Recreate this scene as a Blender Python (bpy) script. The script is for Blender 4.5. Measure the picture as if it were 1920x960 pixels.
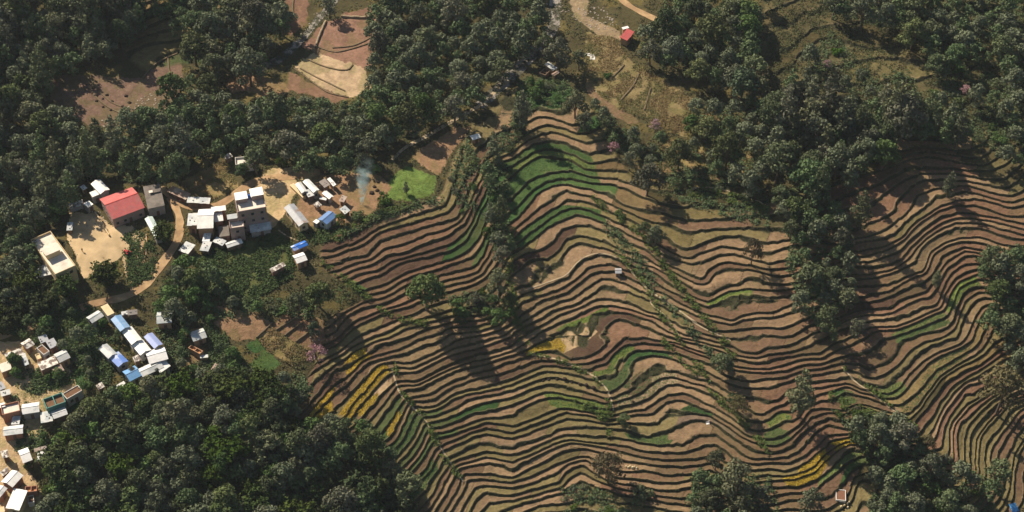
import bpy, math, random
import numpy as np
from mathutils import Vector, Matrix

for o in list(bpy.data.objects):
    bpy.data.objects.remove(o)
sc = bpy.context.scene
COL = sc.collection
random.seed(7)
rng = np.random.default_rng(7)
R = math.radians

# ------------------------------------------------------------------ camera, sky, sun, exposure
CAM = np.array([0.0, -424.26, 424.26])
LENS = 61.7
cam = bpy.data.cameras.new('camera'); cam.lens = LENS; cam.sensor_width = 36
cam.clip_start = 1; cam.clip_end = 12000
camo = bpy.data.objects.new('camera', cam); COL.objects.link(camo)
camo.location = CAM; camo.rotation_euler = (R(45), 0, 0)
sc.camera = camo
SUN_TRAVEL = Vector((0.70, -0.66, -0.85)).normalized()
world = bpy.data.worlds.new('World'); sc.world = world; world.use_nodes = True
wn = world.node_tree.nodes; wl = world.node_tree.links
sky = wn.new('ShaderNodeTexSky'); sky.sky_type = 'NISHITA'; sky.sun_disc = False
sky.sun_elevation = math.asin(-SUN_TRAVEL.z)
sky.sun_rotation = math.atan2(-SUN_TRAVEL.x, -SUN_TRAVEL.y)
sky.air_density = 1.2; sky.dust_density = 1.0
wl.new(sky.outputs['Color'], wn['Background'].inputs['Color'])
wn['Background'].inputs['Strength'].default_value = 0.05
sun = bpy.data.lights.new('sun', 'SUN'); sun.energy = 5.0; sun.angle = R(0.5); sun.color = (1.0, 0.875, 0.72)
suno = bpy.data.objects.new('sun', sun); COL.objects.link(suno)
suno.rotation_euler = SUN_TRAVEL.to_track_quat('-Z', 'Y').to_euler()
sc.view_settings.view_transform = 'Standard'; sc.view_settings.look = 'None'
sc.view_settings.exposure = 0.52; sc.view_settings.gamma = 1
sc.cycles.max_bounces = 5; sc.cycles.diffuse_bounces = 2; sc.cycles.volume_bounces = 0
sc.cycles.transmission_bounces = 3; sc.cycles.transparent_max_bounces = 8

# ------------------------------------------------------------------ helpers
def tag(o, label=None, cat=None, group=None, kind=None):
    if label: o['label'] = label
    if cat: o['category'] = cat
    if group: o['group'] = group
    if kind: o['kind'] = kind
    return o
def mesh_np(name, v, f, mats=None, mi=None, smooth=False):
    """v (n,3), f (m,k) with constant k"""
    me = bpy.data.meshes.new(name)
    v = np.asarray(v, np.float32); f = np.asarray(f, np.int32)
    me.vertices.add(len(v)); me.vertices.foreach_set('co', v.ravel())
    m, k = f.shape
    me.loops.add(m*k); me.loops.foreach_set('vertex_index', f.ravel())
    me.polygons.add(m); me.polygons.foreach_set('loop_start', np.arange(0, m*k, k, dtype=np.int32))
    if mi is not None: me.polygons.foreach_set('material_index', np.asarray(mi, np.int32))
    me.polygons.foreach_set('use_smooth', np.full(m, smooth, bool))
    for x in (mats or []): me.materials.append(x)
    me.update(calc_edges=True)
    return me
class MB:
    """collects simple solids, builds them as one mesh object"""
    def __init__(s): s.v = []; s.f = []
    def add(s, vs, fs):
        b = len(s.v); s.v += [tuple(p) for p in vs]; s.f += [tuple(b+i for i in q) for q in fs]
    def box(s, x0, x1, y0, y1, z0, z1):
        s.add([(x0,y0,z0),(x1,y0,z0),(x1,y1,z0),(x0,y1,z0),(x0,y0,z1),(x1,y0,z1),(x1,y1,z1),(x0,y1,z1)],
              [(0,3,2,1),(4,5,6,7),(0,1,5,4),(1,2,6,5),(2,3,7,6),(3,0,4,7)])
    def tube(s, pts, rs, n=7):
        pts = [Vector(p) for p in pts]; b = len(s.v); rings = []
        for i, p in enumerate(pts):
            d = (pts[min(i+1, len(pts)-1)] - pts[max(i-1, 0)]).normalized()
            u = d.orthogonal().normalized(); w = d.cross(u)
            rings.append([p + (u*math.cos(a)+w*math.sin(a))*rs[i] for a in [2*math.pi*k/n for k in range(n)]])
        vs = [q for r in rings for q in r]; fs = []
        for i in range(len(pts)-1):
            for k in range(n):
                fs.append((i*n+k, i*n+(k+1) % n, (i+1)*n+(k+1) % n, (i+1)*n+k))
        fs.append(tuple(range(n))[::-1]); fs.append(tuple(range((len(pts)-1)*n, len(pts)*n)))
        s.add(vs, fs)
    def mesh(s, name, m):
        me = bpy.data.meshes.new(name); me.from_pydata(s.v, [], s.f); me.materials.append(m); me.update()
        return me
    def build(s, name, m, parent=None, smooth=False):
        me = s.mesh(name, m)
        if smooth: me.polygons.foreach_set('use_smooth', [True]*len(me.polygons))
        return link(name, me, parent)
def link(name, me, parent=None):
    o = bpy.data.objects.new(name, me); COL.objects.link(o)
    if parent: o.parent = parent
    return o
def empty(name, loc, rz=0):
    o = bpy.data.objects.new(name, None); COL.objects.link(o); o.location = loc; o.rotation_euler = (0, 0, rz)
    o.empty_display_size = 1
    return o
def copy_tree(o, parent=None):
    c = o.copy(); COL.objects.link(c); c.parent = parent
    for ch in KIDS.get(o.name, []): copy_tree(ch, c)
    return c
KIDS = {}
def note_kids(root):
    for o in [root]+list(root.children): KIDS[o.name] = list(o.children)

def _h(i, j, s):
    n = (i.astype(np.int64)*374761393 + j.astype(np.int64)*668265263 + s*1442695041) & 0x7fffffff
    n = ((n ^ (n >> 13))*1274126177) & 0x7fffffff
    return ((n ^ (n >> 16)) & 0xffff)/65535.0
def vn(x, y, s=0):
    i = np.floor(x); j = np.floor(y); fx = x-i; fy = y-j
    fx = fx*fx*(3-2*fx); fy = fy*fy*(3-2*fy)
    a = _h(i, j, s); b = _h(i+1, j, s); c = _h(i, j+1, s); d = _h(i+1, j+1, s)
    return (a*(1-fx)+b*fx)*(1-fy)+(c*(1-fx)+d*fx)*fy
def fbm(x, y, s=0, o=3):
    t = 0; a = .5; n = 0
    for k in range(o):
        t = t+a*vn(x*2**k, y*2**k, s+k); n += a; a *= .5
    return t/n

# ------------------------------------------------------------------ terrain: terrace edges surveyed as lines, solved for the height that has them as contours
# terrace edges traced as (offset_x, offset_y, scale, [polylines]); left to right, downhill on the right hand side
LINES = {
(960,320,3):"""0,130 100,50 190,25 290,22 370,45 445,80
0,230 60,185 130,130 220,95 300,90 350,110 420,135
0,345 80,280 160,215 240,180 300,160 370,165 440,180
0,420 70,365 150,300 220,245 300,215 380,215 450,235 500,250
30,440 110,390 190,335 270,300 350,268 430,275 545,305
0,490 60,470 170,455 240,395 290,340 370,312 450,320 540,360 620,400
0,590 80,545 200,515 270,460 310,400 380,380 450,385 520,405 640,465
70,680 200,640 320,600 350,540 400,490 480,470 560,480 640,520
60,740 200,700 290,665 370,610 430,560 490,540 560,545 640,590 755,665
60,800 150,760 260,715 330,690 420,620 500,585 580,590 680,640 780,730
90,845 250,760 330,740 420,670 500,625 560,625 640,645 720,695
30,910 150,870 260,800 400,760 480,715 560,705 650,715 760,775
130,930 240,860 300,840 400,800 500,755 580,752 680,775 770,810
270,890 350,840 450,790 560,785 650,800 780,835
450,940 520,870 590,830 650,835 700,855 790,870
840,360 900,380 960,420 1020,430 1080,400 1140,365 1240,350 1330,350
860,450 980,500 1000,510 1040,460 1110,430 1190,405 1280,400 1370,420
940,510 1020,550 1090,530 1150,480 1220,465 1300,475 1440,530
1090,610 1100,570 1160,525 1230,520 1310,545 1440,570
970,650 1030,680 1120,680 1160,650 1240,620 1330,600
970,720 1100,765 1160,720 1220,690 1330,680 1440,680
1170,830 1240,850 1300,810 1380,800 1440,810
1130,885 1230,885 1300,860 1440,850
1150,905 1240,910 1330,890 1440,880
810,570 900,670 1000,740 1100,800 1240,850
790,700 870,745 960,805 1050,880 1220,950
770,750 850,810 900,870 950,930
440,130 500,190 570,270 650,350 740,430 820,520
560,150 640,190 760,262""",
(480,320,3):"""440,420 560,350 680,290 800,240 920,200 1010,180
470,460 600,410 700,340 800,290 930,250 1060,200
520,500 620,480 700,390 800,360 900,330 1000,300 1120,280
600,540 660,530 740,470 850,440 960,390 1070,350 1130,300
620,590 680,580 760,510 900,460 1000,430 1110,400 1190,320
680,600 740,590 850,540 960,500 1080,450 1180,390 1220,310
700,640 850,570 960,545 1090,520 1190,460 1250,390
1000,560 1130,520 1210,480 1270,420
1070,610 1180,590 1260,560 1280,480
1280,480 1290,280 1310,150 1360,0
480,780 560,740 640,700 720,690
440,920 500,840 600,780 700,760 780,740
480,950 560,880 640,830 740,780 830,770
600,940 700,880 800,830 900,800 960,770
760,950 840,900 960,850 1050,820 1180,800 1260,800
860,950 960,900 1100,870 1200,860 1330,860
1000,950 1100,915 1250,910 1350,880""",
(1440,320,3):"""780,20 900,5 1040,10 1180,30 1280,60 1350,70
800,80 880,50 1000,45 1120,75 1240,110 1360,130
860,130 960,105 1080,95 1200,130 1320,180
830,280 900,235 960,190 1060,160 1150,150 1250,190 1350,240 1430,220
790,370 850,300 950,240 1060,190 1160,190 1260,210 1350,260 1440,290
880,330 960,280 1060,240 1180,235 1300,265 1440,330
790,400 900,330 1000,290 1130,270 1260,280 1440,340
680,560 740,520 800,450 880,380 960,340 1060,300 1180,310 1310,350 1440,370
880,560 910,450 980,400 1080,370 1180,370 1280,400 1380,420
950,480 1020,430 1110,405 1230,420 1360,460
950,560 1000,490 1100,440 1220,460 1360,490
960,620 1000,540 1100,470 1220,490 1320,520
960,680 1000,590 1090,520 1180,510 1280,550
980,700 1060,620 1160,590
440,410 560,400 700,375 750,370
440,450 560,440 640,430 760,385
430,500 560,490 650,460 770,390
430,545 560,550 680,500 740,475
440,575 560,580 700,560 790,500
580,640 720,600 860,560
580,680 680,690 760,640 850,590
530,730 600,730 700,700 800,660
540,770 680,770 730,730 860,700
560,840 640,840 750,790 850,740 910,735
570,880 720,880 850,820 960,780
620,920 740,900 860,850 990,810
700,950 830,910 950,870 1010,850
960,950 1020,900 1050,850 1060,760 1090,680 1160,640
1060,960 1070,900 1080,810 1110,730 1180,680
1170,950 1180,880 1210,800
1220,940 1250,880""",
(480,640,3):"""740,80 830,60 900,30 1000,0
790,140 880,145 960,110 1050,55 1140,20
810,180 900,180 1000,130 1100,80 1200,55 1300,35 1430,10
800,205 900,215 980,180 1090,125 1180,105 1300,75 1440,40
810,250 900,255 1000,200 1090,160 1180,120
850,300 960,270 1060,230 1170,180 1260,150 1440,90
890,325 1000,320 1100,260 1230,210 1340,190 1440,130
900,360 1010,350 1130,290 1240,270 1340,220 1440,190
900,400 1000,390 1100,340 1240,300 1350,280 1440,250
950,460 1050,440 1160,390 1290,340 1440,315
980,500 1070,490 1180,440 1300,410 1440,370
1020,540 1100,520 1200,480 1300,450 1440,440
1060,610 1150,580 1230,530 1290,520 1440,560
1070,660 1200,620 1300,600 1440,620
1110,690 1200,670 1280,640 1440,690
1160,740 1280,740 1350,710 1440,740
1180,770 1300,770 1440,790
1280,820 1440,830
1300,880 1440,890
780,540 820,450 860,370
740,640 800,580 850,480 880,380
770,720 850,630 910,520 930,420
800,770 860,720 920,640 960,540
850,840 880,800 960,720 1000,620
980,950 1020,870 1050,790
1060,950 1120,840 1150,760
1110,960 1150,880 1190,790
510,250 560,190 600,130
510,420 560,340 620,260 680,170
280,460 300,400 380,280 450,180
690,420 740,360 790,270""",
(960,640,3):"""0,200 80,160 150,140 250,145 340,170 440,220
0,250 80,205 180,185 280,190 380,230 500,280
0,310 100,250 190,225 280,235 380,260 510,310
0,340 100,290 180,265 290,290 420,320 520,350
0,400 100,350 200,310
0,460 140,400 200,370 260,360 380,395
0,510 130,460 200,430 300,400 380,420
0,540 100,520 220,470 320,445 430,465
0,570 80,560 180,510 280,480 400,485 480,500
0,615 80,605 180,565 280,530 380,530 480,550
0,655 100,625 200,585 300,545
0,690 120,655 240,620 330,585
0,740 80,700 200,660 260,640
0,800 100,770 230,700 270,690
0,865 150,820 260,790 300,700 380,660 420,650
0,905 120,880 270,850
60,950 160,920 280,915
260,740 320,710 400,700 450,740 520,790
280,820 320,770 380,745 450,790
260,125 350,120 430,100 500,50 560,10
350,140 440,140 520,110 560,60 620,10
380,170 480,190 560,150 590,80 650,30 740,15 850,40
590,250 620,200 640,130 700,80 780,70 880,95
560,300 640,250 700,190 780,130 870,115 950,150
590,330 690,300 770,230 860,190 930,190 1030,235
660,380 750,330 850,260 930,245 1020,270 1100,300
650,395 750,390 850,320 950,285 1040,290 1130,330
690,430 790,430 880,360 960,325 1060,340 1160,390 1210,430
870,510 920,470 1000,425 1100,430 1180,480 1300,560
720,525 820,520 920,500 980,470 1060,465 1140,490 1240,570 1350,650
700,600 800,625 960,620 1060,550 1140,550
700,640 850,660 960,640 1080,600
750,680 850,690 960,690 1060,680 1120,660
780,730 900,720 1000,720 1090,710
640,740 760,760 880,770 1000,760 1090,750
700,790 820,820 950,830 1090,820
560,790 680,830 800,860 930,880 1050,870
530,820 600,850 720,870 850,900 1000,930
1240,30 1280,60 1370,80 1440,60
1250,110 1340,120 1440,130
1230,150 1340,160 1440,160
1240,210 1340,220 1440,210
1290,390 1350,430 1420,430
1310,265 1440,280
1310,320 1440,335
880,60 960,140 1060,200 1140,290 1220,380 1300,470
910,20 1000,110 1120,200""",
(1440,640,3):"""0,60 80,55 150,35
0,110 100,90 200,85 290,90
0,200 100,190 180,160
230,185 320,175 400,150
220,210 330,190 420,180
220,240 330,220 420,220
430,270 520,310 620,360 760,450
430,290 560,350 680,420 820,490
530,380 650,440 820,520
440,200 520,230 600,240 680,190 740,120 800,60 870,20 960,0
540,270 640,260 700,200 760,150 830,90 950,40 1060,10
600,290 680,300 740,260 780,180 860,110 960,60 1080,20
630,330 730,340 780,290 820,230 870,170 930,100 1040,60 1110,20
700,380 790,390 840,330 900,240 960,170 1060,110 1120,60
760,400 840,380 900,300 970,210 1060,140 1150,110
850,450 900,420 950,330 1020,230 1100,180
880,470 930,420 960,340 1040,250 1120,220
950,490 970,400 1040,300 1110,240
960,560 1000,430 1060,330 1110,260
1020,600 1010,500 1040,400 1100,300 1150,310
1060,680 1040,560 1050,470 1130,360 1180,330
1110,690 1090,560 1110,470 1190,380
1150,850 1120,660 1130,540 1190,440 1240,390
1180,790 1160,700 1160,560 1220,450 1280,400
1200,640 1200,540 1280,430
1230,620 1300,500 1350,400
1290,620 1360,500 1420,400
1370,650 1440,540
1380,840 1385,740 1420,660
180,470 230,380 300,370 400,380
60,600 130,560 190,500 250,440 330,410 430,420
30,650 130,620 190,550 250,490 340,450 450,490
0,690 120,690 200,650 270,600 340,540 460,530
0,720 100,740 190,700 260,650 330,600
30,770 160,780 250,740 300,690 350,660
50,820 180,820 260,800 330,740 390,680 470,620 530,640
30,880 110,850 230,850
370,850 430,790 470,720 520,650
350,940 440,870 480,770 560,740
480,950 500,800
600,900 620,780 700,760
0,440 60,390 110,390
0,370 60,340 100,290""",
(960,0,3):"""80,670 160,650 250,670 310,690
50,760 100,730 180,700 270,710 340,750
0,860 60,800 150,750 220,735 300,750 370,790
30,860 120,800 210,780 300,790 380,830 430,870
10,920 80,870 190,830 280,840 370,880
50,950 130,890 230,880 330,900 400,950
780,890 900,890 1000,910 1140,940""",
(1440,0,3):"""0,250 120,160 230,80 330,45 440,60
60,370 180,280 270,190 340,170
430,300 560,320 760,320
740,870 800,850 950,860 1080,900 1200,930
740,920 810,890 900,880 1030,900 1180,940""",
}
# spacing samples x,y,px per terrace
SPC=[(1060,250,14),(1060,330,14),(1060,420,17),(1100,520,16.5),(1000,560,12),(1000,460,12.5),(1180,480,12.5),(1180,600,12.5),
(1050,680,14),(1260,760,18),(1230,860,15),(1200,930,14),(1000,780,13.5),(1000,900,13),(850,700,11.5),(900,800,13),(780,850,12),
(800,460,13.5),(850,420,13),(700,600,13),(800,590,13),(1350,480,15),(1350,560,13),(1400,680,12),(1560,700,11.5),(1520,800,12),
(1560,850,12),(1750,350,11.5),(1770,430,11.5),(1800,520,11.5),(1650,520,12),(1680,600,12.5),(1700,700,14),(1750,720,11.5),(1820,760,11),
(1850,840,10),(1600,920,16),(1530,60,36),(1650,120,36),(1300,310,36),(700,760,13)]
# slope of the untraced ground: cx,cy,radius, gx,gy in terrace steps per px
SLP=[(150,400,120,0,.012),(480,420,120,0,.012),(620,380,80,0,.01),(300,550,120,.01,.04),(450,650,150,.02,.05),(500,850,250,.02,.06),(60,750,100,0,.03),
(500,220,150,0,-.02),(820,150,150,-.01,-.03),(200,150,150,.0,.01),(620,80,100,0,0),(250,40,110,.03,.13),(1000,60,60,.0,.02),(1150,120,90,-.02,.05),(1350,120,120,.0,.03),(1250,200,90,-.01,.05),
(1600,120,220,.0,.024),(1850,150,150,0,.028),(1450,300,80,.01,.035),(1860,300,60,.03,.04),(1540,500,60,.01,.06),(1880,600,60,.04,.05),(1700,900,100,.02,.06),(930,400,60,.05,.04)]
SCALE=None
def densify(step=4.):
    P=[];G=[];W=[]
    sp=np.array(SPC,float)
    for (ox,oy,sc),t in LINES.items():
        for ln in t.split('\n'):
            q=np.array([[float(v) for v in p.split(',')] for p in ln.split()])/sc+[ox,oy]
            d=np.diff(q,axis=0); L=np.hypot(*d.T)
            for i in range(len(d)):
                n=max(1,int(L[i]/step))
                for k in range(n):
                    p=q[i]+d[i]*(k+.5)/n; tn=d[i]/L[i]
                    P.append(p);G.append(tn);
    P=np.array(P);T=np.array(G)
    D=((P[:,None,0]-sp[None,:,0])**2+(P[:,None,1]-sp[None,:,1])**2+400)**-1.5
    S=1.3/((D*sp[:,2]).sum(1)/D.sum(1))
    return P,T,S   # downhill = (-ty,tx)
X0,X1,Y0,Y1=-200,2120,-160,1120
def run(cs,Lini=None,iters=400):
    nx=int((X1-X0)/cs)+1; ny=int((Y1-Y0)/cs)+1
    P,T,S=densify()
    if SCALE is not None: S=S*SCALE
    ix=(P[:,0]-X0)/cs; iy=(P[:,1]-Y0)/cs
    # accumulate tangent tensor per cell (cell centers between nodes)
    cx=np.clip(ix.astype(int),0,nx-2); cy=np.clip(iy.astype(int),0,ny-2)
    N=np.stack([-T[:,1],T[:,0]],1)
    A=np.zeros((ny-1,nx-1,2,2)); B=np.zeros((ny-1,nx-1,2))
    wt,wn=1.0,0.25
    M=wt*T[:,:,None]*T[:,None,:]+wn*N[:,:,None]*N[:,None,:]
    np.add.at(A,(cy,cx),M); np.add.at(B,(cy,cx),wn*N*S[:,None])
    sc=cs/8.   # normalise
    A*=8/ cs; B*=8/cs
    # priors
    gy,gx=np.mgrid[0:ny-1,0:nx-1]; px=X0+(gx+.5)*cs; py=Y0+(gy+.5)*cs
    has=A[...,0,0]>0
    wsum=np.full(px.shape,1e-9);g=np.zeros(px.shape+(2,))
    for (x,y,r,a,b) in SLP:
        w=(((px-x)**2+(py-y)**2)/(r*r)+.15)**-2
        wsum+=w; g+=w[...,None]*np.array([a,b])
    g/=wsum[...,None]
    wp=0.03
    I=np.eye(2)
    A+=wp*I; B+=wp*g
    lam=6.0*(8./cs)**2
    def grad(L):
        a=L[:-1,:-1];b=L[:-1,1:];c=L[1:,:-1];d=L[1:,1:]
        return np.stack([(b+d-a-c)/2,(c+d-a-b)/2],-1)/cs
    def gradT(g):
        o=np.zeros((ny,nx)); x=g[...,0]/2/cs;y=g[...,1]/2/cs
        o[:-1,:-1]+=-x-y;o[:-1,1:]+=x-y;o[1:,:-1]+=-x+y;o[1:,1:]+=x+y
        return o
    def sm(L):
        o=np.zeros_like(L)
        for ax in (0,1):
            s=np.diff(L,2,axis=ax)
            if ax==0: o[:-2]+=s;o[1:-1]-=2*s;o[2:]+=s
            else: o[:,:-2]+=s;o[:,1:-1]-=2*s;o[:,2:]+=s
        s=L[:-1,:-1]-L[:-1,1:]-L[1:,:-1]+L[1:,1:]
        o[:-1,:-1]+=2*s;o[:-1,1:]-=2*s;o[1:,:-1]-=2*s;o[1:,1:]+=2*s
        return o/cs**2
    def Aop(L):
        g_=grad(L); return gradT(np.einsum('...ij,...j',A,g_))+lam*sm(L)/cs**0*0.02+1e-9*L
    b=gradT(B)
    L=np.zeros((ny,nx)) if Lini is None else Lini
    r=b-Aop(L);p=r.copy();rs=(r*r).sum();r0=(b*b).sum()
    for k in range(iters):
        Ap=Aop(p);al=rs/(p*Ap).sum();L=L+al*p;r=r-al*Ap;rn=(r*r).sum()
        if rn<r0*1e-9:break
        p=r+rn/rs*p;rs=rn
    return L
def up(L,cs):
    ny,nx=L.shape; nX=int((X1-X0)/(cs/2))+1;nY=int((Y1-Y0)/(cs/2))+1
    return samp(L,cs,*np.meshgrid(X0+np.arange(nX)*cs/2,Y0+np.arange(nY)*cs/2))
def samp(L,cs,px,py):
    x=np.clip((px-X0)/cs,0,L.shape[1]-1.001);y=np.clip((py-Y0)/cs,0,L.shape[0]-1.001)
    i=x.astype(int);j=y.astype(int);fx=x-i;fy=y-j
    return (L[j,i]*(1-fx)+L[j,i+1]*fx)*(1-fy)+(L[j+1,i]*(1-fx)+L[j+1,i+1]*fx)*fy
def solve():
    """three passes: the target spacing is sharpened where the fit came out too wide"""
    global SCALE
    P,T,S=densify(); key=(P[:,0]//90).astype(int)*100+(P[:,1]//70).astype(int); L=None
    u,inv=np.unique(key,return_inverse=True); SCALE=np.ones(len(P))/1.15
    for rnd in range(4):
        for cs,it in (((64,300),(32,400),(16,500)) if rnd==0 else ((16,500),)):
            L=run(float(cs),L,it)
            if cs>16:L=up(L,float(cs))
        e=5.
        gx=(samp(L,16.,P[:,0]+e,P[:,1])-samp(L,16.,P[:,0]-e,P[:,1]))/(2*e);gy=(samp(L,16.,P[:,0],P[:,1]+e)-samp(L,16.,P[:,0],P[:,1]-e))/(2*e)
        gn=-gx*T[:,1]+gy*T[:,0]
        r=np.bincount(inv,gn)/np.bincount(inv,S/1.15)
        SCALE=SCALE*np.clip(1/np.clip(r,.3,3),.8,1.3)[inv]; SCALE=np.clip(SCALE,.5,1.9)
    L=run(8.,up(L,16.),500)
    return L,8.
LEV, LCS = solve()
H = 0.78                                   # height of one terrace step
def Z_of_L(L): return -(L-10.0)*H
def ray(px, py):
    x = (np.asarray(px, float)-960)/1920*36/LENS; y = -(np.asarray(py, float)-480)/1920*36/LENS
    q = math.sqrt(.5)
    return np.stack([x, q*(1+y), q*(-1+y)], -1)
def unproj(px, py, z):
    d = ray(px, py); t = (z-CAM[2])/d[..., 2]
    return CAM + t[..., None]*d
def proj(P):
    d = np.asarray(P, float)-CAM; q = math.sqrt(.5)
    f = d[..., 1]*q-d[..., 2]*q; u = d[..., 1]*q+d[..., 2]*q
    return 960+d[..., 0]/f*1920*LENS/36, 480-u/f*1920*LENS/36
def inpoly(px, py, poly):
    c = np.zeros(np.shape(px), bool); n = len(poly)
    for i in range(n):
        x1, y1 = poly[i]; x2, y2 = poly[i-1]
        if y1 == y2: continue
        c ^= ((y1 > py) != (y2 > py)) & (px < (x2-x1)*(py-y1)/(y2-y1)+x1)
    return c
def P(t, ox=0, oy=0, s=1.0):
    return [(float(a.split(',')[0])/s+ox, float(a.split(',')[1])/s+oy) for a in t.split()]
TERR = [P('600,462 640,432 830,368 852,300 880,240 960,165 1050,150 1110,200 1180,330 1240,370 1330,350 1440,380 1640,300 1700,250 1850,270 2140,300 2140,1130 690,1130 760,900 540,770 590,690 612,600 690,560 600,500'),
        P('1420,120 1460,-160 2140,-160 2140,320 1850,270 1700,230 1440,190'), P('1180,300 1440,330 1440,380 1240,370'), P('230,-160 450,-160 430,110 260,130 200,60')]
# smooth mask on a coarse grid
_mc = 6.0
_mx, _my = np.meshgrid(np.arange(-200, 2130, _mc), np.arange(-160, 1130, _mc))
_m = np.zeros(_mx.shape)
for p_ in TERR: _m = np.maximum(_m, inpoly(_mx, _my, p_).astype(float))
for _ in range(3):
    _q = np.pad(_m, 1, mode='edge'); _m = (_q[:-2, 1:-1]+_q[2:, 1:-1]+_q[1:-1, :-2]+_q[1:-1, 2:]+2*_m)/6
def tmask(px, py):
    x = np.clip((px+200)/_mc, 0, _m.shape[1]-1.01); y = np.clip((py+160)/_mc, 0, _m.shape[0]-1.01)
    i = x.astype(int); j = y.astype(int); fx = x-i; fy = y-j
    return (_m[j, i]*(1-fx)+_m[j, i+1]*fx)*(1-fy)+(_m[j+1, i]*(1-fx)+_m[j+1, i+1]*fx)*fy
def phase(px, py):
    """parcels: small jumps of the terrace edges where one farmer's field ends and the next begins"""
    wx = px+26*(fbm(px/60, py/60, 3)-.5); wy = py+26*(fbm(px/60, py/60, 5)-.5)
    a = _h(np.floor(wx/95+wy/400), np.floor(wy/70), 11)
    return .30*(a-.5)*(a > .6) + .55*(fbm(px/55, py/40, 21, 2)-.5) + .16*(vn(px/9, py/9, 31)-.5)
def terrain(px, py):
    """returns plan XY+Z, terrace index, fraction and mask"""
    px = np.asarray(px, float); py = np.asarray(py, float)
    L = samp(LEV, LCS, np.clip(px, -195, 2115), np.clip(py, -155, 1115))
    A = tmask(px, py)
    A = np.clip((A-.3)/.4, 0, 1)
    zs = Z_of_L(L)
    Pn = unproj(px, py, zs)
    Lp = L+phase(px, py)+.66*(vn(px/120+py/300, L*.85, 19)-.5)+.36*(vn(px/45, L*.6+40, 23)-.5)
    k = np.floor(Lp); f = Lp-k
    r = .13+.12*vn(px/60, k*1.9, 29)
    u = np.clip((f-(1-r))/r, 0, 1); drop = u*u*(3-2*u)
    bund = .10*np.exp(-((f-(1-r)+.05)/.035)**2)
    zt = -((k+drop+.06*f)-10.0-(Lp-L)+.45-0.5)*H + bund
    bump = 1.0*(fbm(Pn[..., 0]/9, Pn[..., 1]/9, 41)-.5)*.8
    Pn[..., 2] = zs + A*(zt-zs) + (1-A)*bump
    return Pn, k, f, A
def at(px, py):
    p, _, _, _ = terrain(np.array([px]), np.array([py]))
    return Vector(p[0])
def ground_z(x, y):
    z = 0.0
    for _ in range(8):
        px, py = proj(np.array([x, y, z]))
        z = float(Z_of_L(samp(LEV, LCS, np.clip(px, -195, 2115), np.clip(py, -155, 1115))))
    p, k, f, A = terrain(np.array([px]), np.array([py]))
    return float(p[0, 2])

# field colours: (colour, probability, polygon)
RED = (.195,.118,.074); BRN = (.165,.106,.066); DBR = (.105,.066,.045); TAN = (.262,.182,.108); OLV = (.188,.156,.072)
GRN = (.075,.130,.040); DGR = (.045,.095,.030); YGR = (.150,.200,.045); MUS = (.36,.23,.035); PAL = (.52,.38,.22); DRY = (.26,.19,.085)
WIL = (.070,.060,.028); SOIL = (.26,.16,.09); SAND = (.50,.36,.20); GREY = (.21,.155,.11)
REG = [(900,700,170,[TAN,BRN,OLV,TAN]),(800,470,120,[RED,BRN,DBR,RED]),(1010,330,90,[GRN,TAN,OLV,DGR]),(1100,470,90,[TAN,OLV,TAN,OLV]),(1000,560,60,[DBR,BRN,BRN,TAN]),
       (1150,560,80,[TAN,BRN,TAN,OLV]),(1130,640,60,[RED,BRN,RED,DBR]),(1260,740,90,[TAN,BRN,TAN,GREY]),(1240,900,90,[OLV,BRN,RED,TAN]),(1000,820,120,[OLV,TAN,OLV,OLV]),
       (1000,700,60,[DBR,BRN,BRN,RED]),(1350,500,90,[OLV,TAN,BRN,TAN]),(1400,650,90,[BRN,RED,TAN,BRN]),(1750,420,160,[RED,TAN,RED,RED]),(1650,600,100,[RED,BRN,TAN,DBR]),(1550,780,80,[RED,BRN,TAN,RED]),
       (1800,700,80,[OLV,TAN,RED,DRY]),(1850,850,80,[BRN,OLV,RED,OLV]),(1700,850,70,[DGR,OLV,TAN,WIL]),(780,830,80,[DBR,BRN,OLV,DGR]),(660,720,90,[BRN,OLV,DBR,BRN]),(1600,120,200,[WIL,(.13,.115,.05),WIL,(.10,.09,.045)]),
       (1300,330,90,[(.17,.14,.06),OLV,(.17,.12,.06),WIL]),(880,350,70,[OLV,WIL,DGR,BRN]),(330,40,80,[DGR,DRY,OLV,WIL]),(1880,300,60,[OLV,(.13,.115,.05),WIL,WIL])]
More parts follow.
